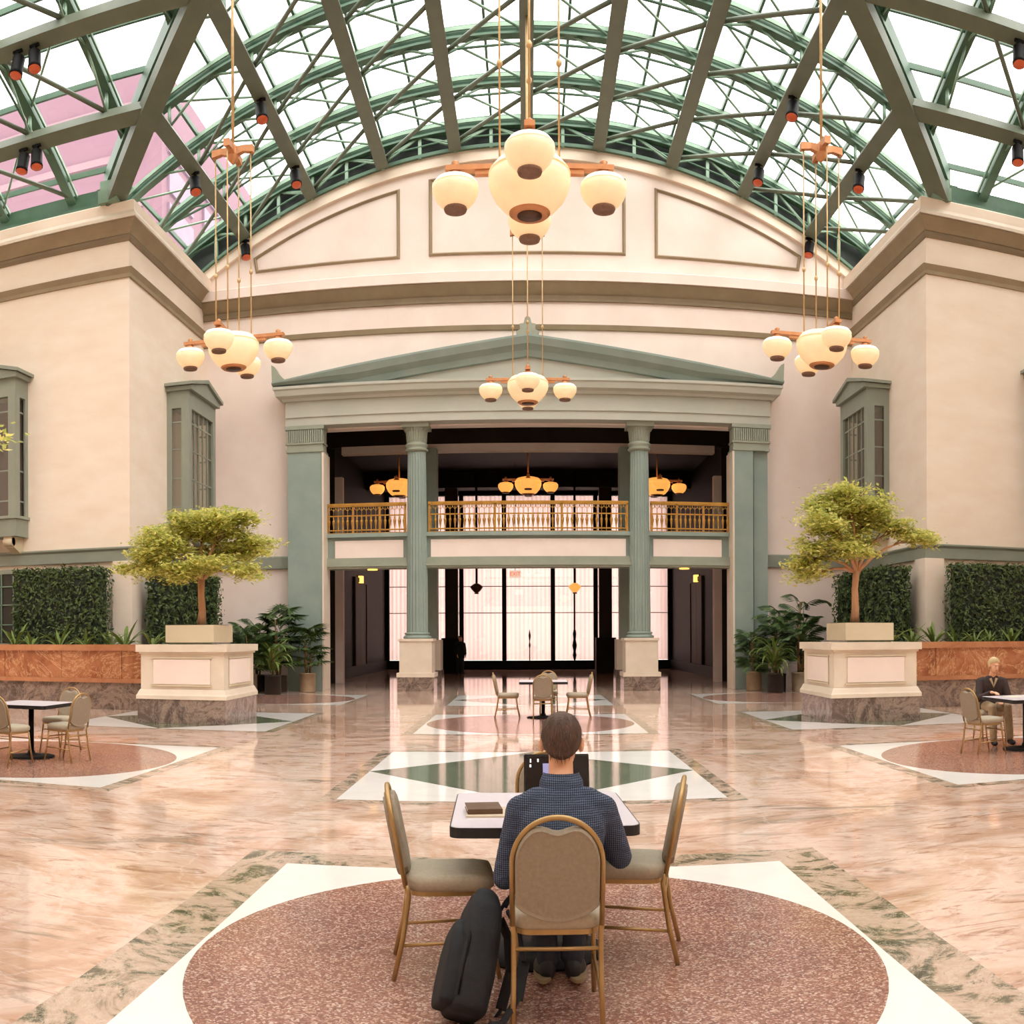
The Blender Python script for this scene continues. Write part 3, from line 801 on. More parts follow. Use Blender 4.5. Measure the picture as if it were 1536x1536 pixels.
# ------------------------------------------------------------------ oriel windows and lower windows
def oriel(n, loc, rz, label, dark, L=2.4, D=.7):
    """local: wall plane at y = 0, projecting to -y, centred on x"""
    r = struct(empty('window_%d' % n, loc, rz), label)
    a = L / 2
    m = 'green_belt'
    MB().box(-a, a, -D, 0, -.55, 0).box(-a - .06, a + .06, -D - .06, 0, -.06, .02).build('sill', G[m], r)
    for x in (-a + .3, a - .3):
        c = MB().prism([(0, -.55), (-D + .08, -.55), (-D + .06, -.72), (-D + .2, -.85), (-.15, -1.0), (0, -1.02)], 'x', x - .14, x + .14)
        c.lathe([(.001, -.14), (.12, -.14), (.12, .14), (.001, .14)], 14, M=T(x, -D + .14, -.7) @ RY(PI / 2))
        c.build('corbel', G['limestone_tan'], r)
    for x in (-a + .12, a - .12):
        MB().box(x - .12, x + .12, -D, -D + .24, .02, 3.35).build('corner_post', G[m], r)
    for x in (-a, a):
        MB().box(min(x, x * .955), max(x, x * .955), -.16, 0, .02, 3.35).build('wall_post', G[m], r)
    MB().box(-a, a, -D, 0, 3.35, 3.85).build('entablature', G[m], r)
    MB().box(-a - .1, a + .1, -D - .12, 0, 3.85, 3.97).prism([(-a - .12, 3.97), (a + .12, 3.97), (0, 4.3)], 'y', -D - .12, 0).build('pediment', G[m], r)
    MB().prism([(-a - .2, 3.97), (-a - .2, 4.06), (0, 4.42), (a + .2, 4.06), (a + .2, 3.97), (0, 4.31)], 'y', -D - .2, 0).build('pediment_coping', G[m], r)
    for k in range(1, 5):
        x = -a + .24 + (L - .48) * k / 5
        MB().box(x - .022, x + .022, -D + .05, -D + .1, .02, 3.35).build('mullion', G[m], r)
    for z in (.45, 1.3, 2.15, 2.95):
        MB().box(-a + .22, a - .22, -D + .06, -D + .095, z - .02, z + .02).build('glazing_bar', G[m], r)
        for s in (-1, 1):
            MB().box(min(s * (a - .06), s * (a - .1)), max(s * (a - .06), s * (a - .1)), -D + .24, -.16, z - .02, z + .02).build('glazing_bar', G[m], r)
    MB().box(-a + .24, a - .24, -D + .07, -D + .08, .02, 3.35).build('pane', G['window_glass'], r)
    for s in (-1, 1):
        MB().box(min(s * (a - .075), s * (a - .085)), max(s * (a - .075), s * (a - .085)), -D + .24, -.16, .02, 3.35).build('pane', G['window_glass'], r)
    MB().box(-a + .12, a - .12, -.12, -.04, .02, 3.35).build('inner_blind', G['curtain_dark' if dark else 'sheer_window'], r)
OZ = 5.05
oriel(2, (-10.4, 27.2, OZ), PI / 2, 'green oriel window with pale blinds above the umbrella crowned ficus', False)
oriel(3, (10.4, 27.2, OZ), -PI / 2, 'green oriel window with dark curtains above the uneven crowned ficus', True)
oriel(4, (-14.75, YW, OZ), 0, 'green oriel window crossed by yellow branch tips', True)
oriel(5, (14.7, YW, OZ), 0, 'green oriel window above the blond person', True)
def low_window(n, loc, rz, label, w=1.0, h=2.1):
    r = struct(empty('window_%d' % n, loc, rz), label)
    for x in (-w / 2, w / 2): MB().box(x - .08, x + .08, -.12, 0, 0, h).build('frame', G['olive_stone'], r)
    for z in (0, h): MB().box(-w / 2, w / 2, -.12, 0, z - .06, z + .06).build('frame', G['olive_stone'], r)
    for x in (-w / 6, w / 6): MB().box(x - .015, x + .015, -.1, -.06, 0, h).build('glazing_bar', G['steel_light'], r)
    for z in (h * .28, h * .55, h * .8): MB().box(-w / 2, w / 2, -.1, -.06, z - .015, z + .015).build('glazing_bar', G['steel_light'], r)
    MB().box(-w / 2 + .06, w / 2 - .06, -.05, -.02, .05, h - .05).build('pane', G['window_dark'], r)
low_window(6, (-14.2, YW, 1.45), 0, 'low barred window beside the widest hedge, behind the empty table', 1.2)
low_window(7, (-10.4, 27.0, 1.45), PI / 2, 'low barred window beside the trunk of the umbrella crowned ficus')
low_window(8, (10.4, 26.7, 1.45), -PI / 2, 'low barred window beside the trunk of the uneven crowned ficus')

# ------------------------------------------------------------------ marble bench walls and planting beds
def bed(sx, label, label2):
    r = thing('marble_bench', label, 'low wall', (sx * 12.4, 19.6, 0))
    def B(b, n, m):
        o = b.build(n, G[m], r); o.matrix_local = T(-sx * 12.4, -19.6, 0); return o
    xa, xb = sx * 7.52, sx * 16.98
    def bx(x0, x1, *q): return MB().box(min(x0, x1), max(x0, x1), *q)
    yf = 19.9
    B(bx(xa, xb, yf - .02, yf + .4, .003, .62), 'plinth', 'granite')
    B(bx(xa, xb, yf - .1, yf + .42, .62, .72), 'base_moulding', 'rust_cap')
    n = 6
    for i in range(n):
        x0 = xa + (xb - xa) * i / n; x1 = xa + (xb - xa) * (i + 1) / n
        B(bx(x0 + sx * .006, x1 - sx * .006, yf, yf + .35, .72, 1.36), 'panel', 'rust_marble')
    B(bx(xa, xb, yf - .08, yf + .45, 1.36, 1.5), 'cap', 'rust_cap')
    # return beside the corner block, then the soil
    r = struct(empty('planting_bed', (sx * 12.4, 19.6, 0)), 'raised planting bed along the corner block')
    B(bx(sx * 8.7, sx * 9.0, yf + .47, 28.9, .003, 1.4), 'return_wall', 'granite')
    B(bx(xa + sx * .1, xb, yf + .46, YW - .01, .9, 1.38), 'bed_soil', 'soil')
    B(bx(sx * 9.0, sx * 10.39, YW - .01, 28.9, .9, 1.38), 'bed_soil', 'soil')
    return r
bed(-1, 'rust marble bench wall on a granite plinth, on the pink tower side', '')
bed(1, 'rust marble bench wall on a granite plinth, behind the blond person', '')
def planter(x, y, label):
    r = thing('tree_planter', label, 'planter', (x, y, 0))
    a, d = .86, .98
    MB().box(-a - .04, a + .04, -d - .04, d + .04, .004, .47).build('plinth', G['granite'], r)
    b = MB()
    pr = [(0, .47), (.065, .47), (.065, .54), (.045, .57), (.015, .64), (0, .66)]
    b.sweep([(-a, -d), (-a, d), (a, d), (a, -d)][::-1], pr, True)
    b.build('base_moulding', G['limestone'], r)
    MB().box(-a + .01, a - .01, -d + .01, d - .01, .47, 1.42).build('body', G['limestone'], r)
    for s in (-1, 1):
        MB().box(-a + .28, a - .28, min(s * d, s * (d + .012)), max(s * d, s * (d + .012)), .76, 1.24).build('panel', G['plaster_pink'], r)
        MB().box(min(s * a, s * (a + .012)), max(s * a, s * (a + .012)), -d + .3, d - .3, .76, 1.24).build('panel', G['plaster_pink'], r)
        for z in (.72, 1.25):
            MB().box(-a + .24, a - .24, min(s * d, s * (d + .025)), max(s * d, s * (d + .025)), z, z + .03).build('panel_fillet', G['limestone_tan'], r)
            MB().box(min(s * a, s * (a + .025)), max(s * a, s * (a + .025)), -d + .26, d - .26, z, z + .03).build('panel_fillet', G['limestone_tan'], r)
    MB().box(-a - .02, a + .02, -d - .02, d + .02, 1.34, 1.38).box(-a - .07, a + .07, -d - .07, d + .07, 1.38, 1.52).build('cap', G['limestone'], r)
    MB().box(-a + .42, a - .38, -d + .42, d - .42, 1.52, 1.56).build('shadow_gap', G['green_solid'], r)
    MB().box(-a + .38, a - .34, -d + .38, d - .38, 1.56, 1.9).build('upper_box', G['limestone_tan'], r)
    MB().box(-a + .44, a - .4, -d + .44, d - .44, 1.9, 1.91).build('soil', G['soil'], r)
    return r
planter(-6.5, 17.95, 'limestone planter on a granite plinth holding the umbrella crowned ficus')
planter(6.5, 17.95, 'limestone planter on a granite plinth holding the ficus with an uneven crown')
planter(-7.7, 7.9, 'limestone planter beside the empty table, below the ficus with reaching branch tips')
# ------------------------------------------------------------------ chandeliers
def globe(b_mat, R):
    h = R * 1.62
    body = [(R * .42, .36 * R), (R * .8, .29 * R), (R * .97, .1 * R), (R, -.06 * R), (R * .97, -.24 * R), (R * .85, -.5 * R), (R * .64, -.74 * R), (R * .46, -.86 * R)]
    rim = [(R * .3, .41 * R), (R * .5, .42 * R), (R * .82, .33 * R), (R * .985, .13 * R), (R * 1.0, .08 * R), (R * .9, .1 * R)]
    cap = [(R * .47, -.82 * R), (R * .5, -.9 * R), (R * .46, -1.0 * R), (R * .3, -1.02 * R), (R * .12, -.98 * R)]
    return body, rim, cap
def chandelier(loc, label, arm=.9, R=.285, RB=.5, hub=3.75, top=8.5, warm=False, group=None):
    r = thing('chandelier', label, 'chandelier', loc, 0, group)
    gm = 'globe_warm' if warm else 'globe_glass'
    body, rim, cap = globe(gm, R)
    MBo = MB().lathe(body, 24).mesh('globe', G[gm]); MRi = MB().lathe(rim, 24).mesh('globe_rim', G['globe_rim' if not warm else gm]); MCa = MB().lathe(cap, 20).mesh('globe_cap', G['cap_bronze'])
    ml = MB().lathe([(R * .3, .38 * R), (R * .36, .5 * R), (R * .25, .6 * R), (R * .16, .72 * R), (R * .1, .8 * R)], 14).mesh('globe_stem', G['bronze'])
    for k in range(4):
        a = k * PI / 2
        g = put('globe', MBo, r, T(arm * math.cos(a), arm * math.sin(a), -.1))
        put('globe_rim', MRi, g); put('globe_cap', MCa, g); put('globe_stem', ml, g)
        b = MB().bar((RB * .2, 0, .13), (arm + .12, 0, .13), .12, .06).bar((RB * .5, 0, .075), (arm - .24, 0, .075), .08, .06)
        put('arm', b.mesh('arm', G['bronze']), r, RZ(a))
        put('arm_finial', MB().lathe([(.05, .15), (.035, .18), (.05, .21), (.01, .24)], 10, (arm, 0, 0)).mesh('arm_finial', G['bronze']), r, RZ(a))
    body, rim, cap = globe(gm, RB)
    g = MB().lathe(body, 32).build('center_globe', G[gm], r)
    MB().lathe(rim, 32).build('globe_rim', G[gm], g)
    MB().lathe([(RB * .44, -.78 * RB), (RB * .5, -.8 * RB), (RB * .5, -.86 * RB), (RB * .42, -.92 * RB), (RB * .3, -.9 * RB)], 28).build('globe_ring', G['bronze'], g)
    MB().lathe([(RB * .3, -.86 * RB), (RB * .3, -.93 * RB), (RB * .05, -.94 * RB)], 20).build('globe_cap', G['bronze_dark'], g)
    if hub:
        q = .36
        for k in range(4):
            a = k * PI / 2
            put('rod', MB().tube([(q, 0, .13), (q, 0, hub)], .014, 6).lathe([(.014, 0), (.035, .03), (.035, .07), (.014, .1)], 8, (q, 0, 1.35)).mesh('rod', G['rod_brass']), r, RZ(a))
            put('spider_arm', MB().rings([[(.05, -.07, hub - .06), (.05, .07, hub - .06), (.05, .07, hub + .1), (.05, -.07, hub + .1)], [(.22, -.05, hub + .0), (.22, .05, hub + .0), (.22, .05, hub + .12), (.22, -.05, hub + .12)], [(.42, -.06, hub - .04), (.42, .06, hub - .04), (.42, .06, hub + .1), (.42, -.06, hub + .1)]]).mesh('spider_arm', G['bronze']), r, RZ(a))
        MB().lathe([(.03, hub - .2), (.1, hub - .12), (.12, hub), (.1, hub + .12), (.03, hub + .2)], 14).build('hub', G['bronze'], r)
        MB().tube([(0, 0, hub), (0, 0, top)], .03, 8).build('stem', G['rod_brass'], r)
    else:
        MB().tube([(0, 0, .2), (0, 0, top)], .03, 8).build('stem', G['bronze'], r)
    return r
chandelier((0.03, 11.5, 7.2), 'large five globe chandelier hanging over the middle of the hall', hub=4.1, top=17.3 - 7.2)
chandelier((-5.65, 17.65, 7.35), 'five globe chandelier over the planter with the umbrella crowned ficus', top=zin(5.45) + .15 - 7.35)
chandelier((5.65, 17.65, 7.35), 'five globe chandelier over the planter with the uneven crowned ficus', top=zin(5.45) + .15 - 7.35)
chandelier((0.0, 23.0, 7.75), 'five globe chandelier hanging before the pediment', hub=3.65, top=16.8 - 7.75)
chandelier((0, 35.5, 7.4), 'amber chandelier hanging in the gallery between the columns', top=1.6, hub=0, arm=.84, warm=True)
chandelier((-4.85, 35.5, 7.4), 'amber chandelier above the short balustrade by the wide plain pilaster', top=1.6, hub=0, arm=.84, warm=True)
chandelier((4.85, 35.5, 7.4), 'amber chandelier above the short balustrade by the stepped double pilaster', top=1.6, hub=0, arm=.84, warm=True)

# ------------------------------------------------------------------ spotlights on the roof steel
def spotlight(loc, d, label, group='spotlights clamped to the roof steel'):
    r = thing('spotlight', label, 'spotlight', loc, 0, group)
    q = Vector(d).to_track_quat('-Z', 'Y').to_matrix().to_4x4()
    M = T(0, 0, -.32) @ q
    put('housing', MB().lathe([(.1, .2), (.15, .15), (.15, -.2), (.16, -.22), (.16, -.29), (.14, -.29)], 14).mesh('housing', G['black_metal']), r, M)
    put('lens', MB().lathe([(.142, -.29), (.135, -.315), (.02, -.325)], 14).mesh('lens', G['lamp_red']), r, M)
    MB().box(-.04, .04, -.04, .04, -.34, 0).box(-.12, .12, -.03, .03, -.06, 0).build('bracket', G['black_metal'], r)
SIDE = {-1: 'pink tower side', 1: 'side away from the tower'}
for w, ys, nm in ((6.7, (23.3, 26.9), 'inner beam'), (8.9, (24.4, 29.1), 'outer beam')):
    for sx in (-1, 1):
        for y, en in zip(ys, ('farther from', 'closer to')):
            spotlight((sx * w, y, zin(w) - .02), (-sx * .2, -.3, -1), 'black spotlight on the %s, %s the end wall, %s' % (nm, en, SIDE[sx]))
for sx in (-1, 1):
    for w, xs, nm in ((8.9, (12.1, 12.5), 'lower'), (6.7, (10.9, 11.35), 'upper')):
        for j, x in enumerate(xs):
            spotlight((sx * x, YC + w, zin(w) - .02), (.2 * sx * (j - .5), -.2, -1), 'one of two black spotlights under the %s crosswise beam, %s' % (nm, SIDE[sx]), 'paired spotlights over the corner blocks')

# ------------------------------------------------------------------ trees
def leaf_quads(b, p, size, nrm, rnd):
    n = Vector(nrm); n = n.normalized() if n.length > 1e-5 else Vector((0, 0, 1))
    a = n.orthogonal().normalized(); a = Matrix.Rotation(rnd.uniform(0, 6.28), 3, n) @ a; c = n.cross(a)
    L = size; W = size * .42
    p = Vector(p)
    i = len(b.v)
    b.v += [tuple(p - a * L * .5), tuple(p + c * W * .5), tuple(p + a * L * .5), tuple(p - c * W * .5)]
    b.f.append((i, i + 1, i + 2, i + 3)); b.sm.append(False)
def tree(loc, label, lobes, fork, trunk_h, nleaf, seed, lean=0.0):
    """lobes: (dx, dy, z, rx, ry, rz) round which the leaf sprays hang"""
    rnd = random.Random(seed)
    r = thing('ficus_tree', label, 'tree', loc)
    MB().tube([(0, 0, 0), (.015, 0, trunk_h * .3), (-.012 + lean * .5, .01, trunk_h * .65), (lean, 0, trunk_h)], [.095, .075, .065, .07], 10).build('trunk', G['bark'], r)
    br = MB(); tw = MB(); lf = MB()
    wsum = sum(l[3] * l[4] * l[5] for l in lobes)
    for (dx, dy, z, rx, ry, rz) in lobes:
        c = Vector((dx, dy, z)); st = Vector((lean, 0, trunk_h - .05))
        mid = st.lerp(c, .5) + Vector((0, 0, .12)) + Vector((rnd.uniform(-.1, .1), rnd.uniform(-.1, .1), 0))
        br.tube([st, st.lerp(mid, .5) + Vector((0, 0, .05)), mid, c], [.04, .032, .024, .013], 6)
        ntw = max(6, int(170 * rx * ry * rz / wsum))
        for _ in range(ntw):
            while True:
                q = Vector((rnd.uniform(-1, 1), rnd.uniform(-1, 1), rnd.uniform(-1, 1)))
                if .35 < q.length < 1: break
            tip = c + Vector((q.x * rx, q.y * ry, q.z * rz))
            s = mid.lerp(c, rnd.uniform(0, 1))
            m2 = s.lerp(tip, .55) + Vector((0, 0, .06))
            tw.tube([s, m2, tip], [.011, .008, .004], 4)
            for k in range(int(nleaf / 170)):
                t = rnd.random() ** .7
                base = (s.lerp(m2, t * 2 - 0) if t < .5 else m2.lerp(tip, t * 2 - 1))
                base = base.lerp(tip, .35)
                d = (tip - s); d.z *= .2
                p = base + Vector((rnd.gauss(0, .13), rnd.gauss(0, .13), rnd.gauss(0, .045))) + d * rnd.uniform(0, .16)
                leaf_quads(lf, p, rnd.uniform(.08, .14), (rnd.gauss(0, .45), rnd.gauss(0, .45), 1), rnd)
    br.build('branches', G['bark'], r); tw.build('twigs', G['twig'], r)
    f = lf.build('foliage', G['leaf_ficus'], r); f['kind'] = 'stuff'
tree((-6.44, 17.95, 1.9), 'yellow green ficus tree with a broad umbrella crown in a limestone planter',
     [(-1.2, 0, 1.25, .62, .6, .32), (-.7, -.5, 1.6, .6, .6, .35), (-.15, .2, 2.05, .75, .7, .36), (.55, -.1, 2.0, .65, .6, .34), (1.05, .1, 1.55, .5, .6, .32), (1.0, -.3, 1.0, .4, .5, .22), (.3, .5, 1.5, .7, .6, .3), (-.35, -.6, 1.0, .7, .5, .22), (-.9, .5, 1.8, .6, .5, .3), (.35, -.7, 1.15, .5, .5, .25)], 0, .95, 21000, 3)
tree((6.42, 17.95, 1.9), 'yellow green ficus tree with an uneven open crown in a limestone planter',
     [(-.98, 0, 1.3, .38, .5, .45), (-.75, -.3, 1.9, .5, .5, .35), (-.15, 0, 2.55, .62, .6, .38), (.35, .2, 2.35, .55, .55, .4), (-.5, .3, 2.3, .5, .5, .35), (.85, 0, 1.95, .45, .5, .25), (1.4, -.1, 1.8, .5, .45, .26), (-.3, -.4, 1.45, .55, .5, .3), (.1, .3, 1.75, .5, .5, .3), (-.95, .2, .95, .3, .4, .2)], 0, 1.05, 16000, 5, .04)
tree((-7.66, 7.9, 1.9), 'ficus tree whose yellow branch tips reach in front of an oriel window',
     [(.9, .7, 1.7, .6, .6, .32), (1.72, 1.25, 2.05, .3, .4, .2), (-.7, -.5, 1.6, .6, .6, .35), (-.15, .2, 2.05, .75, .7, .36), (.3, -.6, 1.5, .7, .6, .3)], 0, .95, 6500, 11)

# ------------------------------------------------------------------ hedges against the corner blocks
def hedge(x0, x1, y0, y1, z0, z1, label, seed, cat='hedge'):
    rnd = random.Random(seed)
    r = thing('hedge', label, cat, ((x0 + x1) / 2, (y0 + y1) / 2, z0))
    cx, cy = (x0 + x1) / 2, (y0 + y1) / 2
    MB().bevbox(x0 - cx + .1, x1 - cx - .1, y0 - cy + .1, y1 - cy - .1, .0, z1 - z0 - .1, .06).build('core', G['panel_dark'], r)
    b = MB(); A = []
    L, W, Hh = x1 - x0, y1 - y0, z1 - z0
    faces = [('y0', L * Hh), ('x0', W * Hh), ('x1', W * Hh), ('z', L * W)]
    tot = int(sum(a for _, a in faces) * 420)
    for nm, a in faces:
        for _ in range(int(a * 420)):
            u, v = rnd.random(), rnd.random(); e = rnd.gauss(0, .045)
            lump = .05 * math.sin(u * 17 + seed) * math.sin(v * 11 + seed * 2)
            if nm == 'y0': p = (-L / 2 + u * L, -W / 2 - lump + e + .05, v * Hh); n = (rnd.gauss(0, .5), -1, rnd.gauss(.3, .5))
            elif nm == 'x0': p = (-L / 2 - lump + e + .05, -W / 2 + u * W, v * Hh); n = (-1, rnd.gauss(0, .5), rnd.gauss(.3, .5))
            elif nm == 'x1': p = (L / 2 + lump + e - .05, -W / 2 + u * W, v * Hh); n = (1, rnd.gauss(0, .5), rnd.gauss(.3, .5))
            else: p = (-L / 2 + u * L, -W / 2 + v * W, Hh + lump + e - .05); n = (rnd.gauss(0, .5), rnd.gauss(0, .5), 1)
            leaf_quads(b, p, rnd.uniform(.09, .15), n, rnd)
    f = b.build('foliage', G['leaf_hedge'], r); f['kind'] = 'stuff'
hedge(-13.3, -10.75, 22.0, 22.93, 1.38, 3.5, 'wide clipped hedge between a low barred window and the corner pier', 1)
hedge(-10.02, -9.2, 23.5, 25.9, 1.38, 3.5, 'clipped hedge behind the umbrella crowned ficus, next to the corner pier', 2)
hedge(-10.02, -9.3, 27.1, 27.8, 1.38, 3.5, 'narrow hedge behind the trunk of the umbrella crowned ficus', 3)
hedge(10.75, 15.1, 22.0, 22.93, 1.38, 3.5, 'long clipped hedge on the wall above the blond person', 4)
hedge(9.2, 10.02, 23.5, 25.6, 1.38, 3.5, 'clipped hedge next to the corner pier, behind the uneven crowned ficus', 5)
hedge(9.3, 10.02, 26.8, 28.0, 1.38, 3.5, 'narrow hedge behind the trunk of the uneven crowned ficus', 6)

# ------------------------------------------------------------------ strap-leaved plants in the beds
def strap_mesh(rnd, L, W, droop, n=5):
    vs = []; fs = []
    for k in range(n + 1):
        t = k / n
        y = L * t * (1 - .25 * t * droop); z = L * (t * .9 - droop * t * t * .75)
        w = W * (math.sin(PI * (.12 + .86 * t)) + .05)
        vs += [(-w / 2, y, z + w * .18), (0, y, z), (w / 2, y, z + w * .18)]
    for k in range(n):
        a = 3 * k
        fs += [(a, a + 1, a + 4, a + 3), (a + 1, a + 2, a + 5, a + 4)]
    return vs, fs
LB = []
rq = random.Random(4)
for L, W, d in ((.55, .07, .5), (.7, .08, .8), (.5, .07, .3)):
    v, f = strap_mesh(rq, L, W, d); LB.append(MB().add(v, f).mesh('leaf', G['leaf_strap']))
def strap_plant(loc, label, group, seed, n=12, s=1.0, mesh=None):
    rnd = random.Random(seed); r = thing('strap_leaf_plant', label, 'plant', loc, 0, group)
    MB().lathe([(.05 * s, 0), (.04 * s, .1 * s), (.02 * s, .14 * s)], 7).build('crown', G['leaf_strap'], r)
    for i in range(n):
        put('leaf', rnd.choice(mesh or LB), r, T(0, 0, .02) @ RZ(i * 2.4 + rnd.uniform(-.3, .3)) @ RX(rnd.uniform(-.3, .5)) @ Matrix.Scale(s * rnd.uniform(.7, 1.15), 4))
k = 0
for sx, side in ((-1, 'empty table'), (1, 'blond person')):
    for x in (8.2, 8.75, 9.3, 9.9, 10.5, 11.1, 11.8, 12.5, 13.2, 13.9):
        k += 1
        strap_plant((sx * (x + rq.uniform(-.2, .2)), 20.7 + rq.uniform(-.15, .3), 1.38), 'small strap leaved plant behind the bench wall on the %s side' % side, 'strap plants on the %s side' % side, 50 + k, 12, rq.uniform(.85, 1.35))

# ------------------------------------------------------------------ potted palms by the pilasters
def pot(r, R=.22, h=.56, m='pot_metal'):
    p = MB().lathe([(R * .94, 0.004), (R, .02), (R, h - .03), (R * 1.05, h - .03), (R * 1.05, h), (R * .92, h), (R * .9, h - .06)], 24).build('pot', G[m], r)
    MB().lathe([(R * .9, h - .07), (R * .5, h - .05), (.01, h - .05)], 16).build('soil', G['soil'], p)
def frond_mesh(L, droop, nl=12, w=.085, fan=False):
    b = MB()
    if fan:
        b.tube([(0, 0, 0), (0, L * .45, L * .4)], .012, 5)
        c = Vector((0, L * .45, L * .4))
        for i in range(15):
            a = -2.2 + 4.4 * i / 14
            d = Vector((math.sin(a), math.cos(a) * .9, math.cos(a) * .35 - .1)).normalized()
            e = c + d * L * .55 + Vector((0, 0, -L * .1)); sd = d.cross(Vector((0, 0, 1))).normalized() * w * .55
            m_ = c.lerp(e, .45) + Vector((0, 0, .03))
            b.add([tuple(c), tuple(m_ + sd), tuple(e), tuple(m_ - sd)], [(0, 1, 2, 3)])
    else:
        pts = [(0, L * t * (1 - .2 * t), L * (1.0 * t - droop * t * t)) for t in (k / 7 for k in range(8))]
        b.tube(pts, [.014, .013, .012, .01, .009, .007, .005, .003], 4)
        for i in range(nl):
            t = .2 + .8 * i / nl
            p = Vector((0, L * t * (1 - .2 * t), L * (t - droop * t * t)))
            for s in (-1, 1):
                d = Vector((s * .8, .75, -.25 + .2 * (1 - t))).normalized(); LL = L * .42 * math.sin(PI * (.18 + .78 * t))
                e = p + d * LL + Vector((0, 0, -.12 * LL)); sd = Vector((0, 1, 0)).cross(d).normalized() * w * .3 + Vector((0, w * .4, 0))
                m_ = p.lerp(e, .4)
                b.add([tuple(p), tuple(m_ + sd), tuple(e), tuple(m_ - sd)], [(0, 1, 2, 3)])
    return b.mesh('frond', G['leaf_palm'])
FR = [frond_mesh(1.3, .75), frond_mesh(1.1, .55), frond_mesh(1.4, .95)]
FAN = [frond_mesh(1.1, .6, fan=True, w=.1), frond_mesh(.9, .6, fan=True, w=.1)]
def palm(loc, label, kind, seed, h=.9, n=18, R=.22, ph=.56, s=1.0, m='pot_metal', tilt=(.0, .9)):
    rnd = random.Random(seed); r = thing('potted_palm', label, 'potted plant', loc)
    pot(r, R, ph, m)
    for st in range(3):
        a = st * 2.1
        MB().tube([(.06 * math.cos(a), .06 * math.sin(a), ph - .06), (.12 * math.cos(a), .12 * math.sin(a), ph + h * (.6 + .2 * st))], [.03, .02], 6).build('stem', G['twig'], r)
    for i in range(n):
        a = i * 2.4 + rnd.uniform(-.3, .3); z = ph + h * rnd.uniform(.05, 1.0)
        put('frond', rnd.choice(FAN if kind == 'fan' else FR), r, T(.08 * math.cos(a), .08 * math.sin(a), z) @ RZ(a) @ RX(-rnd.uniform(*tilt) + .35) @ Matrix.Scale(s * rnd.uniform(.75, 1.1), 4))
LBIG = []
for L, W, d in ((.95, .07, .85), (1.1, .08, 1.1), (.8, .06, .6)):
    v, f = strap_mesh(rq, L, W, d); LBIG.append(MB().add(v, f).mesh('leaf', G['leaf_strap']))
palm((-6.62, 27.9, 0), 'dark fan palm in a pale metal pot beside the wide plain pilaster', 'fan', 1, 1.0, 30, .24, .58, .78)
palm((-7.5, 27.75, 0), 'tall dark fan palm in front of the wide plain pilaster', 'fan', 2, 1.7, 36, .26, .5, .9, 'pot_dark')
palm((-8.1, 26.7, 0), 'feathery palm in a pale metal pot near the umbrella crowned ficus', 'feather', 3, 1.15, 46, .24, .58, .74)
palm((-8.25, 28.1, 0), 'bushy feather palm by the wall next to the wide plain pilaster', 'feather', 4, 1.5, 40, .26, .5, .66, 'pot_dark')
def potted_strap(loc, label, seed):
    rnd = random.Random(seed); r = thing('potted_strap_plant', label, 'potted plant', loc)
    pot(r, .24, .56, 'pot_dark')
    for i in range(60):
        a = i * 2.4
        put('leaf', rnd.choice(LBIG), r, T(.06 * math.cos(a), .06 * math.sin(a), .55 + rnd.uniform(0, .7)) @ RZ(a) @ RX(rnd.uniform(-.5, .4)) @ Matrix.Scale(rnd.uniform(.8, 1.15), 4))
    MB().tube([(0, 0, .5), (0, 0, 1.25)], .03, 6).build('stem', G['twig'], r)
potted_strap((-7.35, 26.6, 0), 'strap leaved plant with arching leaves between the fan palms', 8)
palm((6.75, 27.9, 0), 'bushy dark palm in a pale metal pot beside the stepped double pilaster', 'feather', 11, 1.05, 44, .24, .58, .62)
palm((7.45, 27.8, 0), 'tall dark feather palm in front of the stepped double pilaster', 'feather', 12, 1.7, 48, .26, .5, .7, 'pot_dark')
palm((7.9, 26.9, 0), 'dark feather palm in a pale metal pot near the uneven crowned ficus', 'feather', 13, 1.35, 44, .24, .58, .68)
palm((8.35, 28.3, 0), 'tall arching palm near the low window by the stepped double pilaster', 'feather', 14, 2.2, 16, .26, .5, .85, 'pot_dark', (.1, .5))
potted_strap((7.1, 26.7, 0), 'strap leaved plant with arching leaves between the feather palms', 18)
# ------------------------------------------------------------------ tables and chairs
def rounded_rect(hx, hy, r, n=5):
    out = []
    for cx, cy, a0 in ((hx - r, hy - r, 0), (-hx + r, hy - r, PI / 2), (-hx + r, -hy + r, PI), (hx - r, -hy + r, 3 * PI / 2)):
        out += [(cx + r * math.cos(a0 + PI / 2 * k / n), cy + r * math.sin(a0 + PI / 2 * k / n)) for k in range(n + 1)]
    return out
def table(loc, rz, label, hx=.46, hy=.5):
    r = thing('cafe_table', label, 'table', loc, rz, 'square tables on the hall floor')
    p = rounded_rect(hx, hy, .05)
    MB().prism(p, 'z', .735, .75).build('table_top', G['laminate'], r)
    p2 = rounded_rect(hx + .006, hy + .006, .055)
    MB().prism(p2, 'z', .70, .7485).build('edge_band', G['black_plastic'], r)
    MB().tube([(0, 0, .03), (0, 0, .70)], .038, 14).build('post', G['black_metal'], r)
    MB().lathe([(.33, .004), (.33, .018), (.2, .03), (.06, .05), (.045, .09)], 28).build('foot_plate', G['black_metal'], r)
    MB().box(-.2, .2, -.03, .03, .675, .70).box(-.03, .03, -.2, .2, .675, .70).build('top_bracket', G['black_metal'], r)
    return r
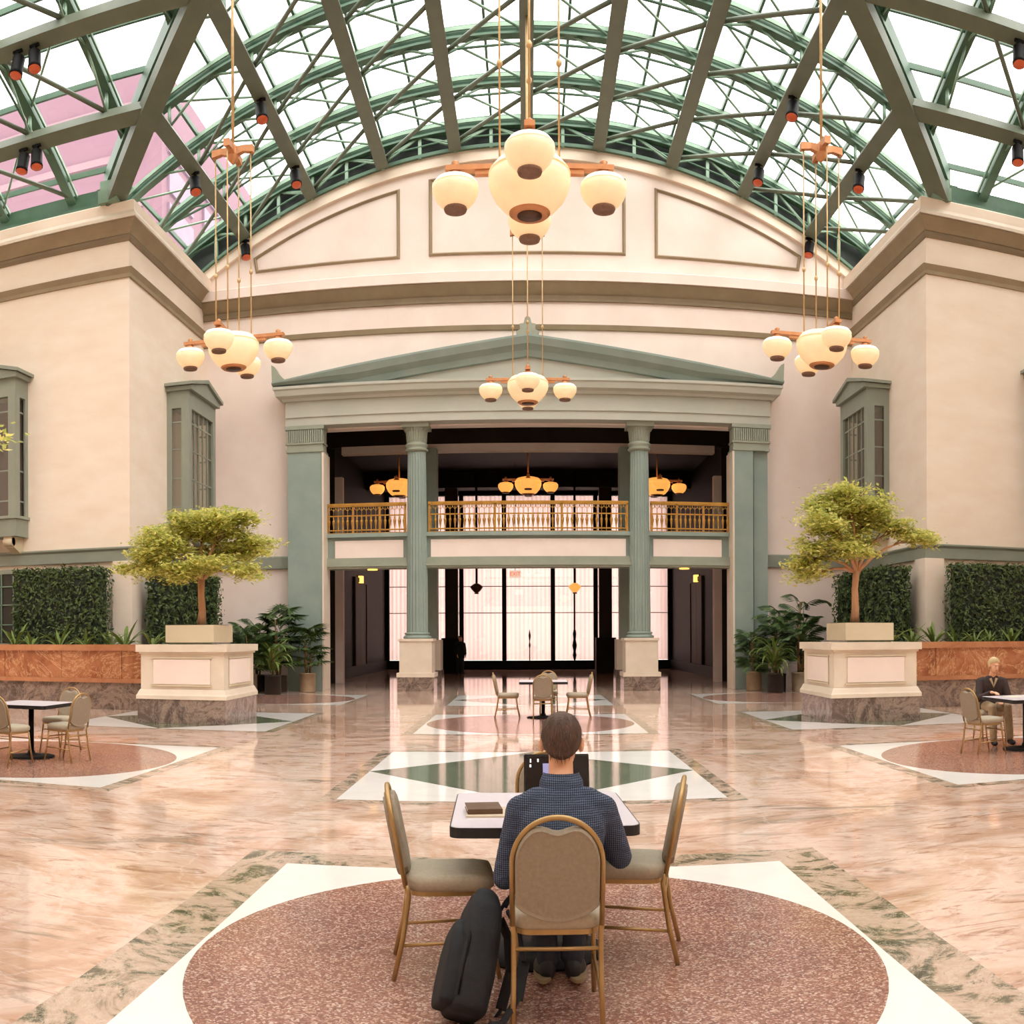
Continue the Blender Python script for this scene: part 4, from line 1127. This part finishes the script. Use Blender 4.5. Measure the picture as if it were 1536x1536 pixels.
def make_chair():
    """faces +y; seat centre over the origin"""
    r = empty('banquet_chair')
    # seat
    rs = []
    for z, k in ((.425, .92), (.44, 1.0), (.475, 1.01), (.495, .96), (.505, .8)):
        rs.append([(x * k, y * k, z + (.012 if z > .47 else 0) * (1 - abs(x) / .25)) for x, y in rounded_rect(.215, .215, .09, 5)])
    MB().rings(rs, True).build('seat', G['upholstery_light'], r)
    MB().prism(rounded_rect(.2, .2, .08), 'z', .405, .427).build('seat_frame', G['gold_frame'], r)
    # back: tilted plane, hinge at y = -.21, z = .45
    tilt = .2
    M = T(0, -.215, .45) @ RX(tilt)
    n = 24
    def arch(hw, top, base):
        pts = [(-hw, base)]
        for k in range(n + 1):
            a = PI - PI * k / n
            pts.append((hw * math.cos(a), top - .2 + .2 * math.sin(a)))
        return pts + [(hw, base)]
    fr = [Vector((x, 0, z)) for x, z in arch(.205, .475, .0)]
    MB().tube(fr, .0125, 8, M=M).build('back_frame', G['gold_frame'], r)
    # pad outline: curved shoulders, dip at the top, rounded bottom
    out = []
    for k in range(n + 1):
        a = PI - PI * k / n
        x = .192 * math.cos(a); z = .28 + .19 * math.sin(a)
        z -= .055 * math.exp(-(x / .075) ** 2)
        out.append((x, z))
    out += [(.192, .18), (.19, .09)]
    for k in range(1, 11):
        x = .19 - .38 * k / 11
        out.append((x, .08 - .06 * math.cos(x / .19 * PI / 2)))
    out += [(-.19, .09), (-.192, .18)]
    nn = len(out); cx = 0; cz = .24
    rs = []
    for y, k in ((-.024, .9), (-.028, .96), (-.012, 1.0), (.01, 1.0), (.028, .96), (.036, .84)):
        rs.append([(cx + (x - cx) * k, y, cz + (z - cz) * k) for x, z in out])
    MB().rings(rs, False, True, M).build('backrest', G['upholstery'], r)
    MB().tube([(-.2, 0, .14), (0, -.004, .13), (.2, 0, .14)], .009, 6, M=M).build('back_rail', G['gold_frame'], r)
    # legs
    for s in (-1, 1):
        MB().tube([(s * .205, -.215, .46), (s * .2, -.2, .41), (s * .2, -.23, .2), (s * .205, -.275, .006)], .0125, 8).build('leg', G['gold_frame'], r)
        MB().tube([(s * .19, .16, .42), (s * .195, .19, .2), (s * .2, .235, .006)], .0125, 8).build('leg', G['gold_frame'], r)
        MB().tube([(s * .198, -.236, .17), (s * .196, .195, .19)], .009, 6).build('side_stretcher', G['gold_frame'], r)
    MB().tube([(-.2, -.21, .35), (.2, -.21, .35)], .009, 6).build('stretcher', G['gold_frame'], r)
    MB().tube([(-.193, .175, .33), (.193, .175, .33)], .009, 6).build('stretcher', G['gold_frame'], r)
    return r
CH = make_chair(); CH_USED = [False]
def chair(x, y, rz, label, s=1.0):
    c = CH if not CH_USED[0] else copy_tree(CH)
    CH_USED[0] = True
    c.location = (x, y, 0); c.rotation_euler = (0, 0, rz); c.scale = (s * .91, s, s)
    tag(c, label, 'chair', 'beige banquet chairs at the tables')
    return c
TX, TY = .06, 4.98
table((TX, TY, 0), math.radians(2), 'square white topped table where the man with the laptop sits', .45, .5)
chair(.115, 4.16, math.radians(0), 'beige banquet chair on which the man in the checked shirt sits', 1.0)
chair(-.40, 4.72, math.radians(-83), 'empty beige banquet chair beside the black backpack')
chair(.50, 4.93, math.radians(80), 'empty beige banquet chair at the laptop table, opposite the backpack side')
chair(.1, 5.72, math.radians(178), 'empty beige banquet chair facing the man across the laptop')
table((.29, 19.3, 0), 0, 'empty square table standing alone before the portico', .48, .48)
chair(.27, 18.55, 0, 'beige chair at the table before the portico, its back to the laptop table')
chair(-.42, 19.3, -PI / 2, 'beige chair at the table before the portico, on the tower side')
chair(.98, 19.3, PI / 2, 'beige chair at the table before the portico, on the side away from the tower')
chair(.42, 20.05, PI, 'beige chair at the table before the portico, its back to the columns')
table((-6.62, 11.45, 0), 0, 'empty square table on the terrazzo disc near the umbrella crowned ficus', .46, .46)
chair(-6.5, 10.7, math.radians(-10), 'beige chair at the empty terrazzo disc table, its back away from the bench wall')
chair(-6.0, 11.32, math.radians(74), 'beige chair at the empty terrazzo disc table, on the side of the hall centre')
chair(-6.58, 12.2, math.radians(172), 'beige chair at the empty terrazzo disc table, its back to the bench wall')
table((6.86, 11.9, 0), 0, 'square table at which the blond person sits', .46, .5)
chair(6.13, 11.78, math.radians(-78), 'empty beige chair at the table of the blond person')
chair(6.85, 12.98, math.radians(170), 'beige chair on which the blond person sits')

# ------------------------------------------------------------------ things on and by the laptop table
lp = thing('laptop', 'open black laptop on the white table in front of the man', 'laptop', (.155, 5.02, .7505), math.radians(2))
MB().bevbox(-.175, .175, -.13, .12, .0, .018, .006).build('base', G['black_plastic'], lp)
kb = MB()
for r_ in range(5):
    for c_ in range(14): kb.box(-.155 + c_ * .0222, -.137 + c_ * .0222, -.02 + r_ * .022, -.002 + r_ * .022, .018, .0195)
kb.build('keyboard', G['black_metal'], lp)
ML = T(0, .12, .012) @ RX(-.22)
put('lid', MB().bevbox(-.178, .178, 0, .01, 0, .25, .006).mesh('lid', G['black_plastic']), lp, ML)
put('screen', MB().box(-.166, .166, -.0012, 0, .014, .238).mesh('screen', G['laptop_screen']), lp, ML)
for (a_, b_, c_, d_) in ((-.145, -.138, .205, .225), (-.105, -.097, .208, .225), (-.147, -.138, .18, .195)):
    put('screen_dot', MB().box(a_, b_, -.002, -.001, c_, d_).mesh('screen_dot', G['white_spot']), lp, ML)  # small white emissive dots on the dark screen
put('screen_patch', MB().box(-.075, .03, -.002, -.001, .03, .2).mesh('screen_patch', G['screen_blue']), lp, ML)  # pale bluish emissive patch on the dark screen
nb = thing('notebook', 'thick brown notebook lying on a booklet on the white table', 'book', (-.235, 4.86, .7605), math.radians(8))
MB().bevbox(-.085, .085, -.1, .1, .003, .02, .003).build('pages', G['paper'], nb)
MB().box(-.088, .088, -.104, .104, .02, .024).box(-.088, .088, -.104, .104, 0, .003).box(-.088, .088, -.105, -.099, 0, .024).build('cover', G['book_cover'], nb)
bk = thing('booklet', 'cream booklet under the brown notebook on the white table', 'booklet', (-.22, 4.84, .7505), math.radians(3))
MB().box(-.1, .1, -.125, .125, 0, .008).build('pages', G['paper'], bk)
MB().box(-.102, .102, -.127, .127, .008, .0095).build('cover', G['limestone_tan'], bk)

# backpack leaning on the chair
def remesh(b, name, mats, vox, smooth=6, parent=None):
    o = b.build(name, mats, None)
    m = o.modifiers.new('r', 'REMESH'); m.mode = 'VOXEL'; m.voxel_size = vox; m.use_smooth_shade = True
    s = o.modifiers.new('s', 'SMOOTH'); s.factor = .5; s.iterations = smooth
    dg = bpy.context.evaluated_depsgraph_get()
    me = bpy.data.meshes.new_from_object(o.evaluated_get(dg))
    old = o.data; o.modifiers.clear(); o.data = me
    me.materials.clear(); me.materials.append(mats)
    me.polygons.foreach_set('use_smooth', [True] * len(me.polygons))
    if parent: o.parent = parent
    return o
bp = thing('backpack', 'black backpack leaning against the empty chair beside the man', 'backpack', (-.295, 3.93, 0), 0)
ML = T(0, 0, .004) @ RX(-.6) @ RY(.16) @ RZ(math.radians(-72))
def pack(c, hx, hy, z0, z1, k=1.0):
    rs = []
    for t, s in ((0, .72), (.04, .95), (.3, 1.04), (.6, 1.0), (.82, .82), (.94, .52), (1, .22)):
        rs.append([(c[0] + x * s * k, c[1] + y * (s ** .7), z0 + (z1 - z0) * t) for x, y in rounded_rect(hx, hy, min(hx, hy) * .7)])
    return rs
b = MB().rings(pack((0, 0), .145, .085, .06, .62), True, True)
body = remesh(b, 'body', G['black_fabric'], .012, 5, bp); body.matrix_local = ML
b = MB().rings(pack((0, -.085), .115, .045, .08, .46), True, True)
pk = remesh(b, 'front_pocket', G['black_fabric'], .012, 5, bp); pk.matrix_local = ML
put('zip', MB().tube([(-.13, -.06, .12), (-.14, -.06, .35), (-.08, -.06, .52), (0, -.055, .575), (.08, -.06, .52), (.14, -.06, .35), (.13, -.06, .12)], .006, 5).mesh('zip', G['black_metal']), bp, ML)
put('haul_loop', MB().tube([(-.05, .09, .55), (-.045, .11, .61), (0, .12, .63), (.045, .11, .61), (.05, .09, .55)], .009, 6).mesh('haul_loop', G['black_fabric']), bp, ML)
for s in (-1, 1):
    pts = [(s * .06, .1, .53), (s * .08, .16, .46), (s * .1, .2, .32), (s * .12, .19, .16), (s * .13, .14, .05), (s * .13, .09, .04)]
    bb = MB()
    for q0, q1 in zip(pts[:-1], pts[1:]): bb.bar(q0, q1, .05, .014)
    put('strap', bb.mesh('strap', G['black_fabric']), bp, ML)

# ------------------------------------------------------------------ people
def limb(b, pts, rad, n=14):
    b.tube(pts, rad, n)
    for p, r in ((pts[0], rad[0]), (pts[-1], rad[-1])): b.ell(p, (r, r, r), 12, 8)
    for p, r in zip(pts[1:-1], rad[1:-1]): b.ell(p, (r * .99,) * 3, 12, 8)
def loft(b, secs, n=22):
    """secs: (cx, cy, cz, rx, ry)"""
    rs = []
    for cx, cy, cz, rx, ry in secs:
        rs.append([(cx + rx * math.copysign(abs(math.cos(a)) ** .85, math.cos(a)), cy + ry * math.copysign(abs(math.sin(a)) ** .85, math.sin(a)), cz) for a in (2 * PI * k / n for k in range(n))])
    b.rings(rs, True, True)
def hand(b, wrist, dirv, up, side):
    """palm with five separate, slightly curled fingers; side = +1 puts the thumb on the +across side"""
    d = Vector(dirv).normalized(); u = Vector(up); u = (u - d * u.dot(d)).normalized(); a = d.cross(u) * side
    w = Vector(wrist)
    M = Matrix((( *a, ), ( *d, ), ( *u, ))).transposed().to_4x4(); M.translation = w
    b.bevbox(-.04, .04, -.01, .085, -.014, .014, .01, M=M)
    for i, (x, L) in enumerate(((.031, .068), (.0105, .078), (-.0105, .072), (-.031, .056))):
        p0 = w + a * x + d * .075
        p1 = p0 + d * L * .5 - u * .008; p2 = p1 + d * L * .42 - u * .026
        b.tube([p0, p1, p2], [.0092, .0088, .007], 8)
    t0 = w + a * .03 + d * .02
    b.tube([t0, t0 + a * .03 + d * .025 - u * .006, t0 + a * .034 + d * .058 - u * .014], [.012, .0105, .008], 8)
def head(b, c, yaw, pitch, s=1.0):
    """skull, jaw, nose, brow, ears and neck stub round the head centre c; the face looks along local +y"""
    M = T(*c) @ RZ(yaw) @ RX(pitch) @ Matrix.Scale(s, 4)
    b.ell((0, -.012, .028), (.074, .093, .088), 18, 12, M)
    b.ell((0, .03, -.035), (.058, .066, .085), 16, 10, M)
    b.ell((0, .045, -.085), (.036, .04, .03), 12, 8, M)
    b.ell((0, .098, -.012), (.013, .02, .028), 10, 7, M); b.ell((0, .108, -.028), (.017, .013, .012), 10, 7, M)
    b.ell((0, .085, .03), (.05, .016, .012), 12, 7, M)
    b.ell((0, .088, -.062), (.024, .012, .008), 10, 7, M)
    for sx in (-1, 1):
        b.ell((sx * .082, -.006, -.012), (.014, .02, .034), 10, 8, M)
    return M
def hair_cap(M, name, m, parent, bulk=1.0, back=-.075):
    b = MB(); n = 28; rows = 12
    rs = []
    rnd = random.Random(3)
    for j in range(rows + 1):
        ph = j / rows
        ring = []
        for k in range(n):
            a = 2 * PI * k / n                      # 0 = +x, pi/2 = face side
            front = max(0, math.sin(a)); rear = max(0, -math.sin(a))
            zlow = .028 + (.058 * front ** .7) - (.108 * rear ** .8) - .012 * (1 - abs(math.sin(a)))
            top = .124 * bulk
            z = top + (zlow - top) * ph
            q = max(0, 1 - ((z - .028) / (.098 * bulk)) ** 2) ** .5 if z > .028 else 1.0
            taper = 1.0 if z > .0 else 1 + z * 2.4
            wob = 1 + .018 * math.sin(a * 9 + j) + rnd.uniform(-.008, .008)
            ring.append((.083 * bulk * q * taper * math.cos(a) * wob, -.012 + .103 * bulk * q * taper * math.sin(a) * wob, z))
        rs.append(ring)
    b.rings(rs, True, True)
    o = put(name, b.mesh(name, G[m]), parent, M)
    st = MB()                                        # short strands that break up the outline
    for _ in range(900):
        j = rnd.randrange(1, rows); k = rnd.randrange(n)
        p = Vector(rs[j][k]).lerp(Vector(rs[j][(k + 1) % n]), rnd.random()).lerp(Vector(rs[j + 1][k]), rnd.random())
        d = (Vector(rs[min(j + 2, rows)][k]) - Vector(rs[j - 1][k])).normalized()
        nrm = Vector((p.x, p.y + .012, max(p.z - .0, 0) * .9)).normalized()
        sd = d.cross(nrm).normalized() * .0022
        d = (d + Vector((rnd.uniform(-.4, .4), rnd.uniform(-.4, .4), 0))).normalized()
        st.add([tuple(p - sd - nrm * .002), tuple(p + sd - nrm * .002), tuple(p + d * .028 + nrm * .0055)], [(0, 1, 2)])
    so_ = put('strands', st.mesh('strands', G[m]), o); so_['kind'] = 'stuff'
    return o

# man at the laptop, seen from behind
PX, PY = .145, 4.2
man = thing('person', 'person in a dark blue checked shirt seated at the laptop, seen from behind', 'person', (PX, PY, 0))
b = MB()
hc_ = (0.005, .17, 1.165)
Mh = head(b, hc_, math.radians(-3), math.radians(-10), 1.1)
limb(b, [(0, .06, .95), (0.0, .12, 1.03), (0.0, .15, 1.1)], [.066, .057, .056])
loft(b, [(0, 0, .50, .15, .11), (0, .0, .6, .14, .1), (0, .02, .75, .15, .1), (0, .05, .88, .165, .095), (0, .06, .95, .1, .07)])
SH = {-1: (-.18, .05, .868), 1: (.18, .05, .868)}
EL = {-1: (-.255, .04, .575), 1: (.27, .13, .64)}
WR = {-1: (-.14, .26, .60), 1: (.17, .36, .68)}
for s in (-1, 1):
    limb(b, [SH[s], EL[s]], [.048, .038]); limb(b, [EL[s], WR[s]], [.037, .027])
    hand(b, WR[s], (-s * .3, 1, .02), (0, 0, 1), -s if s < 0 else -1)
    limb(b, [(s * .085, .02, .56), (s * .1, .40, .55)], [.07, .055]); limb(b, [(s * .1, .40, .55), (s * .06, .33, .11)], [.05, .036])
    limb(b, [(s * .06, .30, .06), (s * .075, .42, .04)], [.03, .026])
bod = remesh(b, 'body', G['skin'], .0085, 3, man)
hair_cap(Mh, 'hair', 'hair_brown', man, 1.02)
b = MB()
loft(b, [(0, -.01, .47, .175, .13), (0, -.02, .56, .178, .128), (0, -.025, .68, .175, .122), (0, -.01, .78, .19, .125), (0, .015, .86, .19, .115), (0, .035, .91, .165, .1), (0, .055, .955, .115, .085), (0, .08, .99, .08, .07)])
for s in (-1, 1):
    limb(b, [(s * .11, .04, .905), SH[s], tuple(Vector(SH[s]).lerp(Vector(EL[s]), .5)), EL[s]], [.075, .076, .066, .057])
    limb(b, [EL[s], tuple(Vector(EL[s]).lerp(Vector(WR[s]), .9))], [.056, .042])
sh = remesh(b, 'shirt', G['shirt_check'], .012, 5, man)
col = MB(); n = 26
rs = []
for z, r_, dy in ((.965, .088, .085), (1.02, .078, .105), (1.035, .08, .11), (1.0, .097, .09), (.975, .1, .083)):
    rs.append([(r_ * math.cos(a), dy + r_ * .92 * math.sin(a), z - .035 * max(0, math.sin(a))) for a in (2 * PI * k / n for k in range(n))])
col.rings(rs, True, False).build('collar', G['shirt_check'], sh)
b = MB()
loft(b, [(0, .0, .45, .17, .14), (0, 0, .52, .178, .135), (0, 0, .58, .172, .125)])
for s in (-1, 1):
    limb(b, [(s * .09, .02, .55), (s * .105, .40, .55)], [.088, .073]); limb(b, [(s * .105, .40, .55), (s * .08, .38, .32), (s * .06, .33, .12)], [.07, .06, .056])
tr = remesh(b, 'trousers', G['denim'], .012, 4, man)
for s in (-1, 1):
    b = MB().ell((s * .06, .30, .075), (.042, .05, .055), 12, 8).ell((s * .085, .40, .055), (.045, .11, .04), 14, 8)
    so = remesh(b, 'shoe', G['shoe_dark'], .009, 3, man)
    MB().prism([(s * .08 + .047 * math.cos(2 * PI * k / 20), .365 + .15 * math.sin(2 * PI * k / 20)) for k in range(20)], 'z', .033, .05).build('sole', G['shoe_sole'], so)

# blond person at the right table
P2 = thing('person', 'blond person in a dark jacket seated at a table by the bench wall', 'person', (6.86, 12.95, 0), math.radians(170))
b = MB()
Mh = head(b, (0, .14, 1.19), math.radians(14), math.radians(-14), .98)
limb(b, [(0, .03, .98), (0, .08, 1.06), (0, .11, 1.12)], [.062, .052, .05])
loft(b, [(0, 0, .50, .15, .11), (0, .0, .62, .14, .1), (0, .01, .78, .15, .1), (0, .02, .92, .16, .09), (0, .03, .99, .09, .07)])
SH = {-1: (-.185, .02, .93), 1: (.185, .02, .93)}
EL = {-1: (-.25, .12, .66), 1: (.25, .14, .68)}
WR = {-1: (-.06, .34, .64), 1: (.12, .40, .79)}
for s in (-1, 1):
    limb(b, [SH[s], EL[s]], [.046, .036]); limb(b, [EL[s], WR[s]], [.035, .026])
    hand(b, WR[s], (-s * .5, 1, -.02), (0, 0, 1), -1 if s > 0 else 1)
    limb(b, [(s * .085, .02, .55), (s * .12, .42, .55)], [.068, .052]); limb(b, [(s * .12, .42, .55), (s * .13, .5, .1)], [.048, .034])
    limb(b, [(s * .13, .5, .06), (s * .14, .6, .04)], [.03, .026])
remesh(b, 'body', G['skin'], .0085, 3, P2)
hair_cap(Mh, 'hair', 'hair_blond', P2, 1.03)
for sx in (-1, 1):
    e = MB().ell((sx * .03, .088, .004), (.012, .008, .0075), 10, 7).mesh('eye', G['paper']); eo = put('eye', e, P2, Mh)
    put('eyebrow', MB().ell((sx * .03, .096, .026), (.017, .007, .0045), 10, 6).mesh('eyebrow', G['hair_brow']), P2, Mh)
    put('pupil', MB().ell((sx * .03, .096, .003), (.006, .003, .006), 8, 6).mesh('pupil', G['shoe_dark']), eo)
put('mouth', MB().ell((0, .1, -.062), (.022, .006, .006), 10, 6).mesh('mouth', G['lips']), P2, Mh)
b = MB()
loft(b, [(0, -.01, .48, .18, .135), (0, -.02, .6, .178, .13), (0, -.015, .75, .18, .128), (0, .0, .88, .195, .12), (0, .01, .95, .175, .105), (0, .02, .99, .12, .085), (0, .045, 1.03, .08, .072)])
for s in (-1, 1):
    limb(b, [(s * .14, .01, .94), SH[s], EL[s]], [.072, .072, .056]); limb(b, [EL[s], tuple(Vector(EL[s]).lerp(Vector(WR[s]), .88))], [.055, .042])
jk = remesh(b, 'jacket', G['jacket_dark'], .012, 4, P2)
MB().tube([(-.05, .105, .99), (0, .12, .86), (.05, .105, .99)], .022, 8).build('lapels', G['khaki'], jk)
b = MB()
loft(b, [(0, .0, .46, .17, .14), (0, 0, .52, .178, .135), (0, 0, .58, .17, .125)])
for s in (-1, 1):
    limb(b, [(s * .09, .02, .56), (s * .12, .42, .56)], [.088, .072]); limb(b, [(s * .12, .42, .56), (s * .125, .48, .3), (s * .13, .5, .12)], [.07, .06, .056])
remesh(b, 'trousers', G['khaki'], .012, 4, P2)
for s in (-1, 1):
    b = MB().ell((s * .13, .49, .07), (.042, .05, .055), 12, 8).ell((s * .14, .58, .05), (.045, .11, .042), 14, 8)
    remesh(b, 'shoe', G['shoe_dark'], .009, 3, P2)
ph = thing('papers', 'white sheet of paper on the table of the blond person', 'paper', (6.78, 12.12, .7505), .3)
MB().box(-.1, .1, -.14, .14, 0, .0015).box(-.09, .1, -.13, .13, .0015, .003).build('sheet', G['paper'], ph)

# dark figure standing by the pier in the hall
P3 = thing('person', 'person in dark clothes standing by the dark pier at the back of the hall', 'person', (-2.98, 41.2, 0), math.radians(-150))
b = MB()
Mh = head(b, (0, .02, 1.58), 0, -.1, 1.0)
limb(b, [(0, 0, 1.38), (0, .01, 1.5)], [.06, .055])
loft(b, [(0, 0, .85, .15, .11), (0, 0, 1.0, .14, .1), (0, 0, 1.2, .16, .1), (0, 0, 1.36, .15, .09), (0, 0, 1.42, .08, .07)])
for s in (-1, 1):
    limb(b, [(s * .18, 0, 1.34), (s * .24, -.02, 1.08), (s * .2, .1, .88)], [.046, .036, .026])
    hand(b, (s * .2, .11, .87), (0, .5, -1), (s, 0, 0), 1)
    limb(b, [(s * .09, 0, .86), (s * .1, .02, .46), (s * .1, 0, .09)], [.075, .052, .034])
    limb(b, [(s * .1, -.03, .05), (s * .11, .12, .035)], [.032, .028])
remesh(b, 'body', G['skin'], .009, 3, P3)
hair_cap(Mh, 'hair', 'hair_brown', P3, 1.03)
b = MB()
loft(b, [(0, 0, .72, .2, .15), (0, 0, .9, .2, .15), (0, 0, 1.1, .19, .14), (0, 0, 1.3, .205, .13), (0, 0, 1.4, .15, .1), (0, 0, 1.46, .085, .08)])
for s in (-1, 1): limb(b, [(s * .18, 0, 1.34), (s * .25, -.02, 1.08), (s * .21, .09, .9)], [.075, .062, .05])
remesh(b, 'coat', G['black_fabric'], .014, 4, P3)
b = MB()
for s in (-1, 1): limb(b, [(s * .09, 0, .84), (s * .1, .02, .46), (s * .1, 0, .12)], [.095, .075, .065])
remesh(b, 'trousers', G['denim'], .014, 4, P3)
for s in (-1, 1):
    b = MB().ell((s * .105, .04, .048), (.048, .13, .045), 14, 8)
    remesh(b, 'shoe', G['shoe_dark'], .01, 3, P3)
